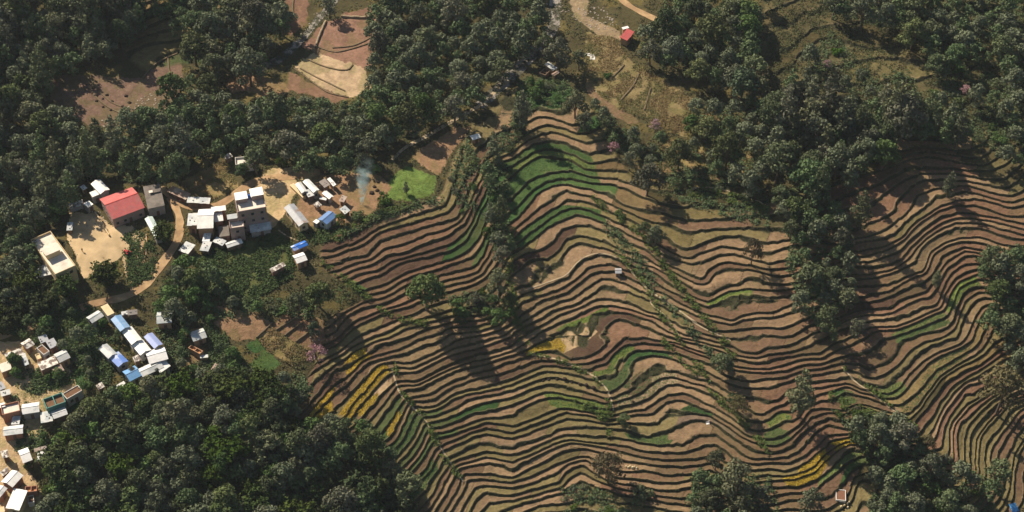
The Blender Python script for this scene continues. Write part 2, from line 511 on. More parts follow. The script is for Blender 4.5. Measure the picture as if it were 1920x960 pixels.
MARK = [
 ((.34,.25,.16),1,P('585,335 690,275 780,235 900,190 930,215 840,262 750,320 660,375',960,640,3)),(DBR,1,P('640,275 720,200 790,235 700,290',960,640,3)),
 (DGR,.8,P('960,235 975,180 1000,150 1060,150 1095,195 1110,235 1060,215 1010,215')),(YGR,.5,P('960,235 975,180 1000,150 1060,150 1095,195 1060,205 1010,205')),
 (GRN,.93,P('955,400 965,330 985,280 1005,240 1040,222 1092,265 1118,340 1100,352 1050,340 1000,365')),
 (GRN,1,P('30,400 220,240 300,222 500,250 500,285 350,255 230,315 60,425',960,320,3)),
 (GRN,1,P('0,90 200,0 420,60 445,100 300,60 150,120 0,195',960,320,3)),
 (YGR,1,P('270,920 300,890 430,850 530,790 545,802 440,880 350,928',960,320,3)),
 (YGR,1,P('1110,765 1230,698 1355,700 1345,728 1240,750 1160,785',960,320,3)),
 (PAL,1,P('1048,636 1067,629 1107,613 1113,619 1089,639 1069,647 1057,656 1048,648')),
 (MUS,1,P('986,662 1030,643 1040,630 1052,645 1050,658 1040,670 1020,670 990,666')),
 (YGR,1,P('1152,662 1167,648 1182,646 1182,657 1174,679 1164,697 1155,711 1127,719 1110,706 1142,703 1152,687')),
 (DGR,1,P('620,200 700,78 880,75 880,97 720,112 655,200 600,262 520,255 540,230',960,640,3)),
 (YGR,1,P('195,300 380,330 520,370 520,405 300,372 215,335',960,640,3)),
 (GRN,1,P('655,528 720,545 880,550 850,592 740,595 680,565',960,640,3)),
 (YGR,.6,P('700,470 760,452 880,480 850,512 720,505',960,640,3)),
 (DGR,.8,P('930,432 1000,382 1140,395 1100,408 1000,405',960,640,3)),
 (MUS,1,P('95,792 180,768 240,680 280,620 325,640 300,702 230,805 150,825',1440,640,3)),
 (MUS,1,P('370,590 450,555 470,570 400,600',1440,640,3)),
 (YGR,1,P('0,450 100,398 108,430 20,482',1440,640,3)),(GRN,1,P('0,540 40,505 115,540 115,585 0,612',1440,640,3)),
 (GRN,1,P('315,785 400,675 500,605 500,642 430,705 350,825 300,842',1440,640,3)),
 (GRN,1,P('625,300 740,255 775,280 745,325 650,330',1440,640,3)),(GRN,1,P('370,285 480,318 460,345 380,312',1440,640,3)),
 (DRY,1,P('740,378 860,308 900,200 1050,45 1115,25 1105,62 940,232 870,372 780,398',1440,640,3)),
 (GRN,1,P('715,940 850,880 990,828 1003,852 860,902 740,958',1440,320,3)),
 (OLV,1,P('700,362 790,288 870,222 885,232 800,312 750,368',1440,320,3)),
 (YGR,.8,P('1000,745 1060,655 1160,615 1175,642 1080,682 1010,785',1440,320,3)),
 (MUS,.8,P('505,165 590,58 622,70 560,175',480,640,3)),(MUS,.8,P('640,230 710,125 728,160 620,280 560,405 485,435',480,640,3)),
 (MUS,.7,P('275,465 330,340 420,160 455,170 400,300 425,500 350,525',480,640,3)),(MUS,.9,P('595,395 690,318 665,385 600,445',480,640,3)),
 (MUS,1,P('735,505 800,388 805,420 750,515',480,640,3)),
 (DGR,.8,P('750,650 900,400 892,480 820,640 760,705',480,640,3)),(GRN,.9,P('870,862 990,655 1003,740 900,855',480,640,3)),
 (TAN,1,P('815,302 980,250 1000,200 1200,118 1192,165 980,282 860,305',480,640,3)),(PAL,1,P('685,262 740,198 742,270 690,315',480,640,3)),
 (GRN,.8,P('620,500 640,520 700,560 690,575 630,560')),
]
# single fields on the ground that is not terraced: colour, polygon
FIELD = [
 (DRY,P('1240,262 1340,268 1440,300 1440,345 1330,335 1250,305')),((.20,.13,.075),P('1100,140 1125,180 1160,205 1200,225 1190,235 1140,215 1100,175')),
 ((.125,.185,.045),P('716,352 760,310 818,332 815,362 770,378 725,372')),
 (SOIL,P('770,292 850,240 900,235 856,272 822,330 800,318')),
 ((.24,.14,.095),P('260,262 390,118 480,100 685,98 685,190 645,380 600,402 560,370 340,300',480,0,3)),
 ((.43,.31,.19),P('212,372 330,298 560,370 622,400 645,510 600,540 520,552 340,480',480,0,3)),((.20,.12,.075),P('186,400 340,480 520,555 440,580 180,505',480,0,3)),
 ((.20,.115,.075),P('150,-60 290,-60 285,130 200,202 150,150',480,0,3)),((.20,.115,.075),P('480,82 665,28 665,92 490,92',480,0,3)),
 ((.17,.11,.078),P('280,430 460,420 800,440 960,290 1030,300 1015,530 880,660 700,710 500,705 400,650 285,560',0,0,3)),
 (SOIL,P('1250,470 1400,400 1440,440 1440,520 1300,520',0,0,3)),(SOIL,P('0,430 180,470 180,520 60,560 0,540',480,0,3)),
 (DRY,P('371,323 420,303 447,349 392,380 345,366 340,340')),
 ((.22,.17,.08),P('1100,62 1150,70 1182,114 1225,138 1300,185 1370,212 1375,266 1320,270 1250,245 1200,216 1160,205 1125,180 1095,140')),
 (SOIL,P('405,575 475,582 512,608 480,634 440,640 400,605')),(DRY,P('482,632 507,613 572,655 578,672 545,684 500,656')),
 (GRN,P('498,655 528,682 495,704 466,686')),(DGR,P('482,632 500,655 480,665 462,650')),((.22,.13,.075),P('507,612 545,580 605,600 612,650 575,655')),
 (SAND,P('500,318 560,312 600,330 560,352 545,385 520,420 500,432 495,380 470,360')),
 ((.27,.20,.12),P('1060,-20 1105,-20 1100,30 1160,58 1165,76 1120,66 1075,30')),
 (SOIL,P('590,330 700,322 735,350 700,400 640,420 560,430 545,400')),(DRY,P('0,448 30,440 55,490 40,510 0,500')),
 (SAND,P('130,395 190,405 215,435 180,450 130,455')),(DGR,P('0,760 30,740 120,700 160,690 150,760 60,820')),
 ((.10,.11,.04),P('400,470 520,440 560,470 545,520 470,560 380,560 350,520')),
 (SAND,P('0,640 40,640 130,690 150,730 120,780 40,840 60,960 -60,980 -60,640')),
 (DRY,P('180,600 225,640 215,690 160,660')),(SOIL,P('345,620 385,610 400,700 380,720 350,690')),
 (SAND,P('0,860 40,850 80,930 75,980 -40,980')),(DRY,P('285,905 330,900 320,950 285,950')),
]
CROPS = []
def ground_colours(px, py, k, f, A, Pn):
    n = px.size
    col = np.empty((n, 3))
    # wild ground
    w = fbm(Pn[:, 0]/6, Pn[:, 1]/6, 51)[:, None]
    col[:] = np.array(WIL)*(0.7+.9*w) + (w > .62)*np.array([.03, .02, .0])
    # fields
    for c, poly in FIELD:
        b = min(p[0] for p in poly), max(p[0] for p in poly)
        jx = px+9*(fbm(px/9, py/9, 61)-.5); jy = py+9*(fbm(px/9, py/9, 62)-.5)
        m = inpoly(jx, jy, poly)
        g1 = fbm(px[m]/9, py[m]/7, 63)[:, None]; g2 = np.clip((fbm(px[m]/22, py[m]/16, 64)[:, None]-.5)*5, 0, .45)
        col[m] = np.array(c)*(.72+.56*g1)*(1-g2)+np.array([c[0]*.35+.06, c[1]*.45+.055, c[2]*.3+.02])*g2
    # terraces: a plot is one step between two parcel boundaries
    reg = np.array([[r[0], r[1], r[2]] for r in REG], float)
    cf = (px+.35*py)/(95.0+60*_h(k, k*0, 72))+3*_h(k, k*0, 71)
    cell = np.floor(cf).astype(np.int64); divl = ((cf-cell) < .010) & (_h(k, cell, 73) > .35)
    key = (k.astype(np.int64)+100)*4000+cell+500
    uq, inv = np.unique(key, return_inverse=True); inv = inv.ravel()
    cnt = np.bincount(inv); cx = np.bincount(inv, px)/cnt; cy = np.bincount(inv, py)/cnt
    d = ((cx[:, None]-reg[:, 0])**2+(cy[:, None]-reg[:, 1])**2)/reg[:, 2]**2
    ri = d.argmin(1); rr = _h(uq, uq*0+3, 81)
    pal = np.array([r[3] for r in REG])
    cc = pal[ri, np.minimum((rr*4).astype(int), 3)]*(0.86+.28*_h(uq, uq*0+5, 82))[:, None]
    # traced crops, snapped to the steps they stand on
    tc = cc[inv]
    for i, (c, pr, poly) in enumerate(MARK):
        q = np.array(poly); lo = q.min(0)-12; hi = q.max(0)+12
        s_ = np.nonzero((px > lo[0]) & (px < hi[0]) & (py > lo[1]) & (py < hi[1]))[0]
        x = px[s_]; y = py[s_]; ks = k[s_]
        ins = inpoly(x, y, poly)
        if not ins.any(): continue
        u, n_ = np.unique(ks[ins], return_counts=True)
        u = u[n_ > .42*n_.max()]
        m = ins.copy()
        for dx, dy in ((0, 9), (0, -9), (8, 4), (-8, -4), (0, 5), (0, -5)): m |= inpoly(x+dx, y+dy, poly)
        m &= np.isin(ks, u)
        m &= _h(ks, ks*0+i, 91) < pr
        CROPS.append((i, s_[m][(f[s_[m]] < .78) & (f[s_[m]] > .06)]))
        hh = _h(ks[m], ks[m]*0+3, 17)[:, None]; tc[s_[m]] = np.array(c)*(.8+.4*hh)+(np.array([.06, .035, .01])*(hh > .62) if c is GRN else 0)
    g = fbm(Pn[:, 0]/2.5, Pn[:, 1]/2.5, 95)[:, None]
    g3 = vn(Pn[:, 0]/.9, Pn[:, 1]/.9, 94)[:, None]
    tc = tc*(.72+.36*g+.2*g3)*np.array([.90, .87, .84])
    tc[divl] *= .35
    # patches of stubble and weeds
    ww = fbm(Pn[:, 0]/14, Pn[:, 1]/14, 96)[:, None]
    tc = tc*(1-np.clip((ww-.47)*4, 0, .6)) + (np.array(OLV)*.45+tc*.45)*np.clip((ww-.47)*4, 0, .6)
    # risers: earth bank with dark weeds; paler colour along the outer lip of some
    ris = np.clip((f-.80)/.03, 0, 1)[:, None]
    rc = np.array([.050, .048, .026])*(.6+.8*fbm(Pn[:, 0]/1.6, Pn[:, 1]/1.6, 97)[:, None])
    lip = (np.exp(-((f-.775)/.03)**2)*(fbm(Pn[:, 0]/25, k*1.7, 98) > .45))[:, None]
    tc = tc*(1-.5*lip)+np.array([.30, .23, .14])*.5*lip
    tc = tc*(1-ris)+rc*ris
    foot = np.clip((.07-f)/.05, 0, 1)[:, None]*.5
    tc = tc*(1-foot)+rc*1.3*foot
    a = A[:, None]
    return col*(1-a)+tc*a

def nodemat(name, base, rough=.9, noise=.25, scale=1.0, bump=0.0, attr=None, objrand=0.0, spec=.2, huej=0.0, transl=0.0, metal=0.0, col2=None, c2amt=.5, c2scale=.5):
    m = bpy.data.materials.new(name); m.use_nodes = True
    nt = m.node_tree; n = nt.nodes; l = nt.links; b = n['Principled BSDF']
    b.inputs['Roughness'].default_value = rough; b.inputs['Specular IOR Level'].default_value = spec; b.inputs['Metallic'].default_value = metal
    if attr:
        a = n.new('ShaderNodeAttribute'); a.attribute_name = attr; c = a.outputs['Color']
    else:
        a = n.new('ShaderNodeRGB'); a.outputs[0].default_value = (*base, 1); c = a.outputs[0]
    tc = n.new('ShaderNodeTexCoord'); src = tc.outputs['Object']
    if col2:
        t2 = n.new('ShaderNodeTexNoise'); t2.inputs['Scale'].default_value = c2scale; t2.inputs['Detail'].default_value = 3; l.new(src, t2.inputs['Vector'])
        if objrand:
            oi_ = n.new('ShaderNodeObjectInfo'); t2.noise_dimensions = '4D'; mw = n.new('ShaderNodeMath'); mw.operation = 'MULTIPLY'; mw.inputs[1].default_value = 50
            l.new(oi_.outputs['Random'], mw.inputs[0]); l.new(mw.outputs[0], t2.inputs['W'])
        mr = n.new('ShaderNodeMapRange'); mr.inputs['From Min'].default_value = 1-c2amt-.06; mr.inputs['From Max'].default_value = 1-c2amt+.06; l.new(t2.outputs['Fac'], mr.inputs['Value'])
        mx = n.new('ShaderNodeMix'); mx.data_type = 'RGBA'; mx.inputs[7].default_value = (*col2, 1)
        l.new(mr.outputs[0], mx.inputs[0]); l.new(c, mx.inputs[6]); c = mx.outputs[2]
    if noise:
        t = n.new('ShaderNodeTexNoise'); t.inputs['Scale'].default_value = scale; t.inputs['Detail'].default_value = 5; l.new(src, t.inputs['Vector'])
        mr = n.new('ShaderNodeMapRange'); mr.inputs['From Min'].default_value = .25; mr.inputs['From Max'].default_value = .75
        mr.inputs['To Min'].default_value = 1-noise; mr.inputs['To Max'].default_value = 1+noise; l.new(t.outputs['Fac'], mr.inputs['Value'])
        hs = n.new('ShaderNodeHueSaturation'); l.new(c, hs.inputs['Color']); l.new(mr.outputs[0], hs.inputs['Value']); c = hs.outputs[0]
    if objrand:
        oi_ = n.new('ShaderNodeObjectInfo'); hs = n.new('ShaderNodeHueSaturation')
        for k_, (lo, hi, mul) in {'Value': (1-objrand, 1+objrand, 1), 'Hue': (.5-huej, .5+huej, 7.31), 'Saturation': (.75, 1.2, 3.7)}.items():
            ml = n.new('ShaderNodeMath'); ml.operation = 'MULTIPLY'; ml.inputs[1].default_value = mul; l.new(oi_.outputs['Random'], ml.inputs[0])
            fr = n.new('ShaderNodeMath'); fr.operation = 'FRACT'; l.new(ml.outputs[0], fr.inputs[0])
            mr = n.new('ShaderNodeMapRange'); mr.inputs['To Min'].default_value = lo; mr.inputs['To Max'].default_value = hi
            l.new(fr.outputs[0], mr.inputs['Value']); l.new(mr.outputs[0], hs.inputs[k_])
        l.new(c, hs.inputs['Color']); c = hs.outputs[0]
    l.new(c, b.inputs['Base Color'])
    if bump:
        t = n.new('ShaderNodeTexNoise'); t.inputs['Scale'].default_value = scale*2; t.inputs['Detail'].default_value = 6; l.new(src, t.inputs['Vector'])
        bp = n.new('ShaderNodeBump'); bp.inputs['Strength'].default_value = 1; bp.inputs['Distance'].default_value = bump
        l.new(t.outputs['Fac'], bp.inputs['Height']); l.new(bp.outputs[0], b.inputs['Normal'])
    if transl:
        tr = n.new('ShaderNodeBsdfTranslucent'); l.new(c, tr.inputs['Color']); ms = n.new('ShaderNodeMixShader'); ms.inputs[0].default_value = transl
        l.new(b.outputs[0], ms.inputs[1]); l.new(tr.outputs[0], ms.inputs[2]); l.new(ms.outputs[0], n['Material Output'].inputs['Surface'])
    return m

def axis(lo, hi, step, far_lo, far_hi):
    mid = np.arange(lo, hi+.01, step)
    a = [lo]; s = step
    while a[-1] > far_lo: s *= 1.25; a.append(a[-1]-s)
    b = [mid[-1]]; s = step
    while b[-1] < far_hi: s *= 1.25; b.append(b[-1]+s)
    return np.array(a[1:][::-1]+list(mid)+b[1:])
gx_ = axis(-40, 1960, 1.5, -2400, 4300); gy_ = axis(-40, 1010, 1.05, -1500, 3000)
PXg, PYg = np.meshgrid(gx_, gy_)
shp = PXg.shape; PXf = PXg.ravel(); PYf = PYg.ravel()
Pn, kk, ff, AA = terrain(PXf, PYf)
ccol = ground_colours(PXf, PYf, kk, ff, AA, Pn)
idx = np.arange(shp[0]*shp[1]).reshape(shp)
fc = np.stack([idx[:-1, :-1], idx[1:, :-1], idx[1:, 1:], idx[:-1, 1:]], -1).reshape(-1, 4)
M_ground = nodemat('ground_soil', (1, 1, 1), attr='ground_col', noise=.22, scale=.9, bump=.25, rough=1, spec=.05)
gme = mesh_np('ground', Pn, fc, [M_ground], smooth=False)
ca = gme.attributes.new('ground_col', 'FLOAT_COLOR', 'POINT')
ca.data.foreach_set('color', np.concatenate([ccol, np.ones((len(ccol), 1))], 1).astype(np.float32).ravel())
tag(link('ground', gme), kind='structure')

# roads, yards and stream beds: sheets draped a little above the ground
M_dirt = nodemat('dirt_track', (.46,.31,.165), noise=.25, scale=.35, bump=.15, rough=1, spec=.05, col2=(.34,.22,.12), c2amt=.5, c2scale=.15)
M_path = nodemat('pale_footpath', (.42,.33,.21), noise=.25, scale=.5, rough=1, spec=.05)
M_rock = nodemat('stream_stones', (.30,.27,.23), noise=.5, scale=1.2, bump=.5, rough=1, spec=.05, col2=(.09,.085,.06), c2amt=.5, c2scale=.35)
def smooth_line(q, step=3.0):
    q = np.array(q, float)
    for _ in range(2):
        a = q[:-1]*.75+q[1:]*.25; b = q[:-1]*.25+q[1:]*.75
        q = np.concatenate([q[:1], np.stack([a, b], 1).reshape(-1, 2), q[-1:]])
    d = np.r_[0, np.cumsum(np.hypot(*np.diff(q, axis=0).T))]
    t = np.linspace(0, d[-1], max(3, int(d[-1]/step)))
    return np.stack([np.interp(t, d, q[:, 0]), np.interp(t, d, q[:, 1])], 1)
def drape(px, py, lift):
    q, _, _, _ = terrain(px, py); q = q.copy(); q[..., 2] += lift
    return q
def strip(name, pts, w, m, lift=.06, kind='structure', cols=5):
    q = smooth_line(pts); t = np.gradient(q, axis=0); t /= np.hypot(*t.T)[:, None]+1e-9
    n_ = np.stack([-t[:, 1], t[:, 0]], 1)
    wv = w*(.8+.4*vn(np.arange(len(q))/6.0, np.zeros(len(q)), 5+len(pts)))
    o_ = np.linspace(-.5, .5, cols)
    g = q[:, None]+n_[:, None]*(o_[None, :, None]*wv[:, None, None])
    v = drape(g[..., 0].ravel(), g[..., 1].ravel(), lift)
    ii = np.arange(len(q)*cols).reshape(-1, cols)
    f = np.stack([ii[:-1, :-1], ii[1:, :-1], ii[1:, 1:], ii[:-1, 1:]], -1).reshape(-1, 4)
    return tag(link(name, mesh_np(name, v, f, [m])), kind=kind)
def sheet(name, poly, m, lift=.06, step=2.0, level=False):
    x0 = min(p[0] for p in poly); x1 = max(p[0] for p in poly); y0 = min(p[1] for p in poly); y1 = max(p[1] for p in poly)
    X, Y = np.meshgrid(np.arange(x0, x1+step, step), np.arange(y0, y1+step, step))
    xc = X[:-1, :-1]+step/2; yc = Y[:-1, :-1]+step/2
    keep = inpoly(xc+3*(vn(xc/8, yc/8, 1)-.5), yc+3*(vn(xc/8, yc/8, 2)-.5), poly)
    v = drape(X.ravel(), Y.ravel(), lift)
    ii = np.arange(X.size).reshape(X.shape)
    f = np.stack([ii[:-1, :-1], ii[1:, :-1], ii[1:, 1:], ii[:-1, 1:]], -1)[keep]
    return tag(link(name, mesh_np(name, v, f, [m])), kind='structure')
M_yard = nodemat('yard_sand', (.50,.37,.21), noise=.28, scale=.22, bump=.15, rough=1, spec=.05, col2=(.36,.26,.15), c2amt=.42, c2scale=.09)
sheet('school_yard', P('345,395 560,340 690,450 860,445 1000,600 960,700 820,900 780,700 560,860 460,890 400,700 330,560',50,320,4.363), M_yard, .07)
strip('dirt_road', P('302,352 322,372 350,388 392,390 420,382 460,350 490,336 540,330 600,322'), 13, M_dirt, .10)
strip('dirt_road', P('318,370 336,400 338,430 332,455 315,480 295,505 275,535 240,556 180,568 120,588 60,612 -30,640'), 14, M_dirt, .12)
strip('dirt_road', P('270,440 272,470 262,500 245,525 250,545'), 10, M_dirt, .14)
strip('dirt_road', P('1130,-30 1165,0 1195,20 1230,37 1250,42'), 9, M_dirt, .10)
strip('footpath', P('955,152 928,172 905,196 875,212 840,232 790,262 760,276 735,300'), 6, M_path, .10)
strip('footpath', P('1173,497 1200,530 1223,552 1240,562 1278,587 1310,613 1370,640'), 3.2, M_path, .16, cols=3)
strip('footpath', P('1223,552 1217,570 1243,590 1260,610 1275,635'), 2.4, M_path, .16, cols=3)
strip('footpath', P('983,546 1030,530 1062,520 1078,498 1100,482 1122,477 1150,482 1173,493'), 2.2, M_path, .18, cols=3)
strip('footpath', P('1290,358 1325,352 1360,358 1400,372 1435,385'), 2.5, M_path, .16, cols=3)
strip('footpath', P('522,432 540,445 560,452'), 2.5, M_path, .12, cols=3)
strip('footpath', P('735,690 742,720 752,745 800,790 822,835 855,885 870,905'), 3, M_path, .14, cols=3)
strip('footpath', P('990,664 1030,672 1080,688 1110,705 1130,720 1145,745 1150,770'), 3, M_path, .14, cols=3)
strip('footpath', P('1578,690 1600,715 1650,750 1690,785 1720,805'), 2.6, M_path, .16, cols=3)
strip('stream_bed', P('640,-30 625,10 600,30 590,45 570,70 545,95 520,115 480,130'), 13, M_rock, .10)
strip('stream_bed', P('1045,-30 1040,20 1040,50 1020,75 1000,100 965,135 945,155 900,200'), 22, M_rock, .10)
# ------------------------------------------------------------------ trees
def leafmat(name, c, huej=.02, v=.25, tr=.12):
    return nodemat(name, c, rough=.85, noise=.25, scale=.7, objrand=v, huej=huej, spec=.08, transl=tr)
M_leaf = leafmat('broad_leaves', (.100,.130,.054), huej=.035, v=.32)
M_leafdull = leafmat('dull_leaves', (.128,.142,.080), huej=.03, v=.3)
M_leafy = leafmat('fresh_leaves', (.082,.130,.034), v=.3)
M_bamb = leafmat('bamboo_leaves', (.060,.085,.022))
M_sparse = leafmat('dry_leaves', (.125,.105,.050))
M_pink = leafmat('cherry_blossom', (.46,.27,.29), huej=.01, v=.12)
M_bark = nodemat('bark', (.14,.105,.075), noise=.3, scale=2, rough=1)
def leaf_quads(C, Nn, size, rs):
    """small bent leaf sprays: centre, outward direction"""
    n = len(C)
    nn = Nn+rs.normal(0, .55, (n, 3)); nn /= np.linalg.norm(nn, axis=1)[:, None]
    a = np.cross(nn, rs.normal(0, 1, (n, 3))); a /= np.linalg.norm(a, axis=1)[:, None]
    b = np.cross(nn, a)
    s = (size*rs.uniform(.6, 1.3, n))[:, None]
    e = rs.uniform(.5, .9, n)[:, None]
    v = np.stack([C-a*s, C-b*s*e-nn*s*.15, C+a*s, C+b*s*e-nn*s*.15], 1).reshape(-1, 3)
    return v, np.arange(4*n).reshape(n, 4)
def lobes_to_leaves(lobes, dens, size, rs, fill=.55):
    Cs = []; Ns = []
    for (c, r, sq) in lobes:
        n = int(dens*r*r)
        d = rs.normal(0, 1, (n, 3)); d /= np.linalg.norm(d, axis=1)[:, None]
        d = d[(d[:, 2] > -.55)]
        rad = r*(1-rs.random(len(d))**2*fill)
        p = d*rad[:, None]; p[:, 2] *= sq
        p += rs.normal(0, r*.06, p.shape)
        Cs.append(p+c); Ns.append(d)
    return leaf_quads(np.concatenate(Cs), np.concatenate(Ns), size, rs)
def limbs(mb, base_h, targets, r0, rs):
    top = Vector((rs.normal(0, .2), rs.normal(0, .2), base_h))
    mb.tube([(0, 0, -.8), (0, 0, .3), tuple(top*.6), tuple(top)], [r0*1.35, r0, r0*.8, r0*.65], 7)
    for t in targets:
        t = Vector(t); mid = (top+t)/2+Vector((rs.normal(0, .2), rs.normal(0, .2), .35))
        mb.tube([tuple(top*.8), tuple(mid), tuple(t)], [r0*.5, r0*.3, r0*.1], 5)
PROTO = {}
def make_proto(key, name, crown_mat, lobes, trunk_h, r0, dens, size, seed, fill=.55, ntar=8, crown_name='crown'):
    """unit trees: heights in metres for a crown about 8 m across, scaled where they stand"""
    rs = np.random.default_rng(seed)
    lobes = [(np.array(c, float), r, q) for c, r, q in lobes]
    v, f = lobes_to_leaves(lobes, dens, size, rs, fill)
    cm = mesh_np(name+'_crown', v, f, [crown_mat])
    mb = MB(); tg = [tuple(c) for c, r, q in lobes][:ntar]
    limbs(mb, trunk_h, tg, r0, rs)
    tm = mb.mesh(name+'_trunk', M_bark)
    PROTO.setdefault(key, []).append((name, cm, tm, crown_name))
def round_lobes(rs, n, R_, h0, h1, flat=.8):
    L = []
    for i in range(n):
        a = i*2.4+rs.uniform(-.4, .4); t = (i+.5)/n
        rr = R_*math.sqrt(t)*.72*(1-.35*t*0); z = h1-(h1-h0)*t**1.25+rs.uniform(-.5, .5)
        L.append(((rr*math.cos(a)*rs.uniform(.85, 1.2), rr*math.sin(a)*rs.uniform(.85, 1.2), z), R_*rs.uniform(.26, .42), flat*rs.uniform(.8, 1.15)))
    return L
for i in range(6):
    rs = np.random.default_rng(100+i)
    n = [11, 14, 9, 16, 12, 13][i]
    make_proto('round', 'broadleaf_tree', M_leaf if i % 2 else M_leafdull, round_lobes(rs, n, 4.0, 3.2+.3*i % 2, 8.2+rs.uniform(-.8, 1.6), .85), 3.0, .30, 75, .34, 200+i)
for i in range(2):   # tall, column like
    rs = np.random.default_rng(130+i); L = []
    for j in range(15):
        t = j/14; a = j*2.4; rr = 1.5*(1-t)**.7*rs.uniform(.6, 1.2)*(t > .05)+.25
        L.append(((rr*math.cos(a), rr*math.sin(a), 2.6+t*9.2), 1.75*(1-t*.62)*rs.uniform(.8, 1.1), .9))
    make_proto('tall', 'tall_tree', M_leafdull, L, 5.5, .26, 85, .30, 230+i, ntar=6)
for i in range(2):   # open airy crowns
    rs = np.random.default_rng(140+i)
    make_proto('sparse', 'thin_crowned_tree', M_sparse, [(c, r*.85, q) for c, r, q in round_lobes(rs, 20, 4.4, 4.0, 8.6, .7)], 4.2, .24, 60, .27, 240+i, fill=.95, ntar=16)
for i in range(2):
    rs = np.random.default_rng(150+i)
    make_proto('pink', 'cherry_tree', M_pink, [(c, r*.9, q) for c, r, q in round_lobes(rs, 14, 4.0, 3.2, 7.0, .8)], 2.4, .2, 40, .26, 250+i, fill=.95, ntar=12, crown_name='blossom_crown')
for i in range(3):
    rs = np.random.default_rng(160+i)
    make_proto('fresh', 'garden_tree', M_leafy, round_lobes(rs, 9+i, 4.0, 2.6, 6.6, .85), 2.2, .22, 75, .36, 260+i)
def bamboo_proto(seed):
    rs = np.random.default_rng(seed); mb = MB(); Cs = []; Ns = []
    for i in range(46):
        a = rs.uniform(0, 6.28); r = rs.uniform(0, 1.2); lean = rs.uniform(.6, 3.6); h = rs.uniform(5.5, 9.5)
        b = Vector((r*math.cos(a), r*math.sin(a), -.4)); d = Vector((math.cos(a), math.sin(a), 0))
        pts = [b+d*(lean*t**2.2)+Vector((0, 0, h*(t-.18*t**4))) for t in (0, .3, .55, .8, 1)]
        mb.tube([tuple(p) for p in pts], [.07, .06, .05, .035, .015], 4)
        for t in np.linspace(.25, 1.03, 40):
            c = b+d*(lean*t**2.2)+Vector((0, 0, h*(t-.18*t**4)))
            for q in range(2):
                Cs.append(np.array(c)+rs.normal(0, .33, 3)); Ns.append(np.array([d.x*.5, d.y*.5, .8]))
    v, f = leaf_quads(np.array(Cs), np.array(Ns), .42, rs)
    PROTO.setdefault('bamboo', []).append(('bamboo_clump', mesh_np('bamboo_foliage', v, f, [M_bamb]), mb.mesh('bamboo_canes', M_bark), 'foliage'))
bamboo_proto(5); bamboo_proto(6)
for i in range(3):
    rs = np.random.default_rng(170+i)
    L = [((rs.normal(0, .8), rs.normal(0, .8), .7+rs.uniform(-.2, .6)), rs.uniform(.7, 1.1), .85) for _ in range(6)]
    make_proto('bush', 'bush', [M_leaf, M_leafy, M_leafdull][i], L, .5, .08, 110, .24, 270+i, ntar=4)
UNIT = dict(round=8.6, tall=4.6, sparse=9.0, pink=8.2, fresh=8.4, bamboo=8.0, bush=3.6)
HGT = dict(round=8.6, tall=12.5, sparse=9.0, pink=7.5, fresh=7.2, bamboo=9.0, bush=1.7)
LIFT = dict(round=.50, tall=1.0, sparse=.62, pink=.52, fresh=.42, bamboo=.5, bush=.25)
NAMES = {k: PROTO[k][0][0] for k in PROTO}
TCOUNT = 0
def metres(px, py, d):
    p = at(px, py); return d/1920*36/LENS*np.dot(np.array(p)-CAM, [0, math.sqrt(.5), -math.sqrt(.5)])
def tree(cx, cy, dpx, key, label, group=None, hs=1.0):
    """cx,cy crown centre in the photo, dpx crown width"""
    global TCOUNT
    by = cy+dpx*LIFT[key]*hs
    p = at(cx, by); s = metres(cx, by, dpx)/UNIT[key]
    pr = PROTO[key]; TCOUNT += 1
    name, cm, tm, cn = pr[(TCOUNT*7+int(cx)) % len(pr)]
    e = empty(name, p, (cx*1.7+cy) % 6.28); e.scale = (s, s, s*hs*(.92+.16*((TCOUNT*37) % 10)/10))
    link('trunk' if key != 'bamboo' else 'canes', tm, e); link(cn, cm, e)
    return tag(e, label, {'bamboo': 'bamboo', 'bush': 'bush'}.get(key, 'tree'), group)
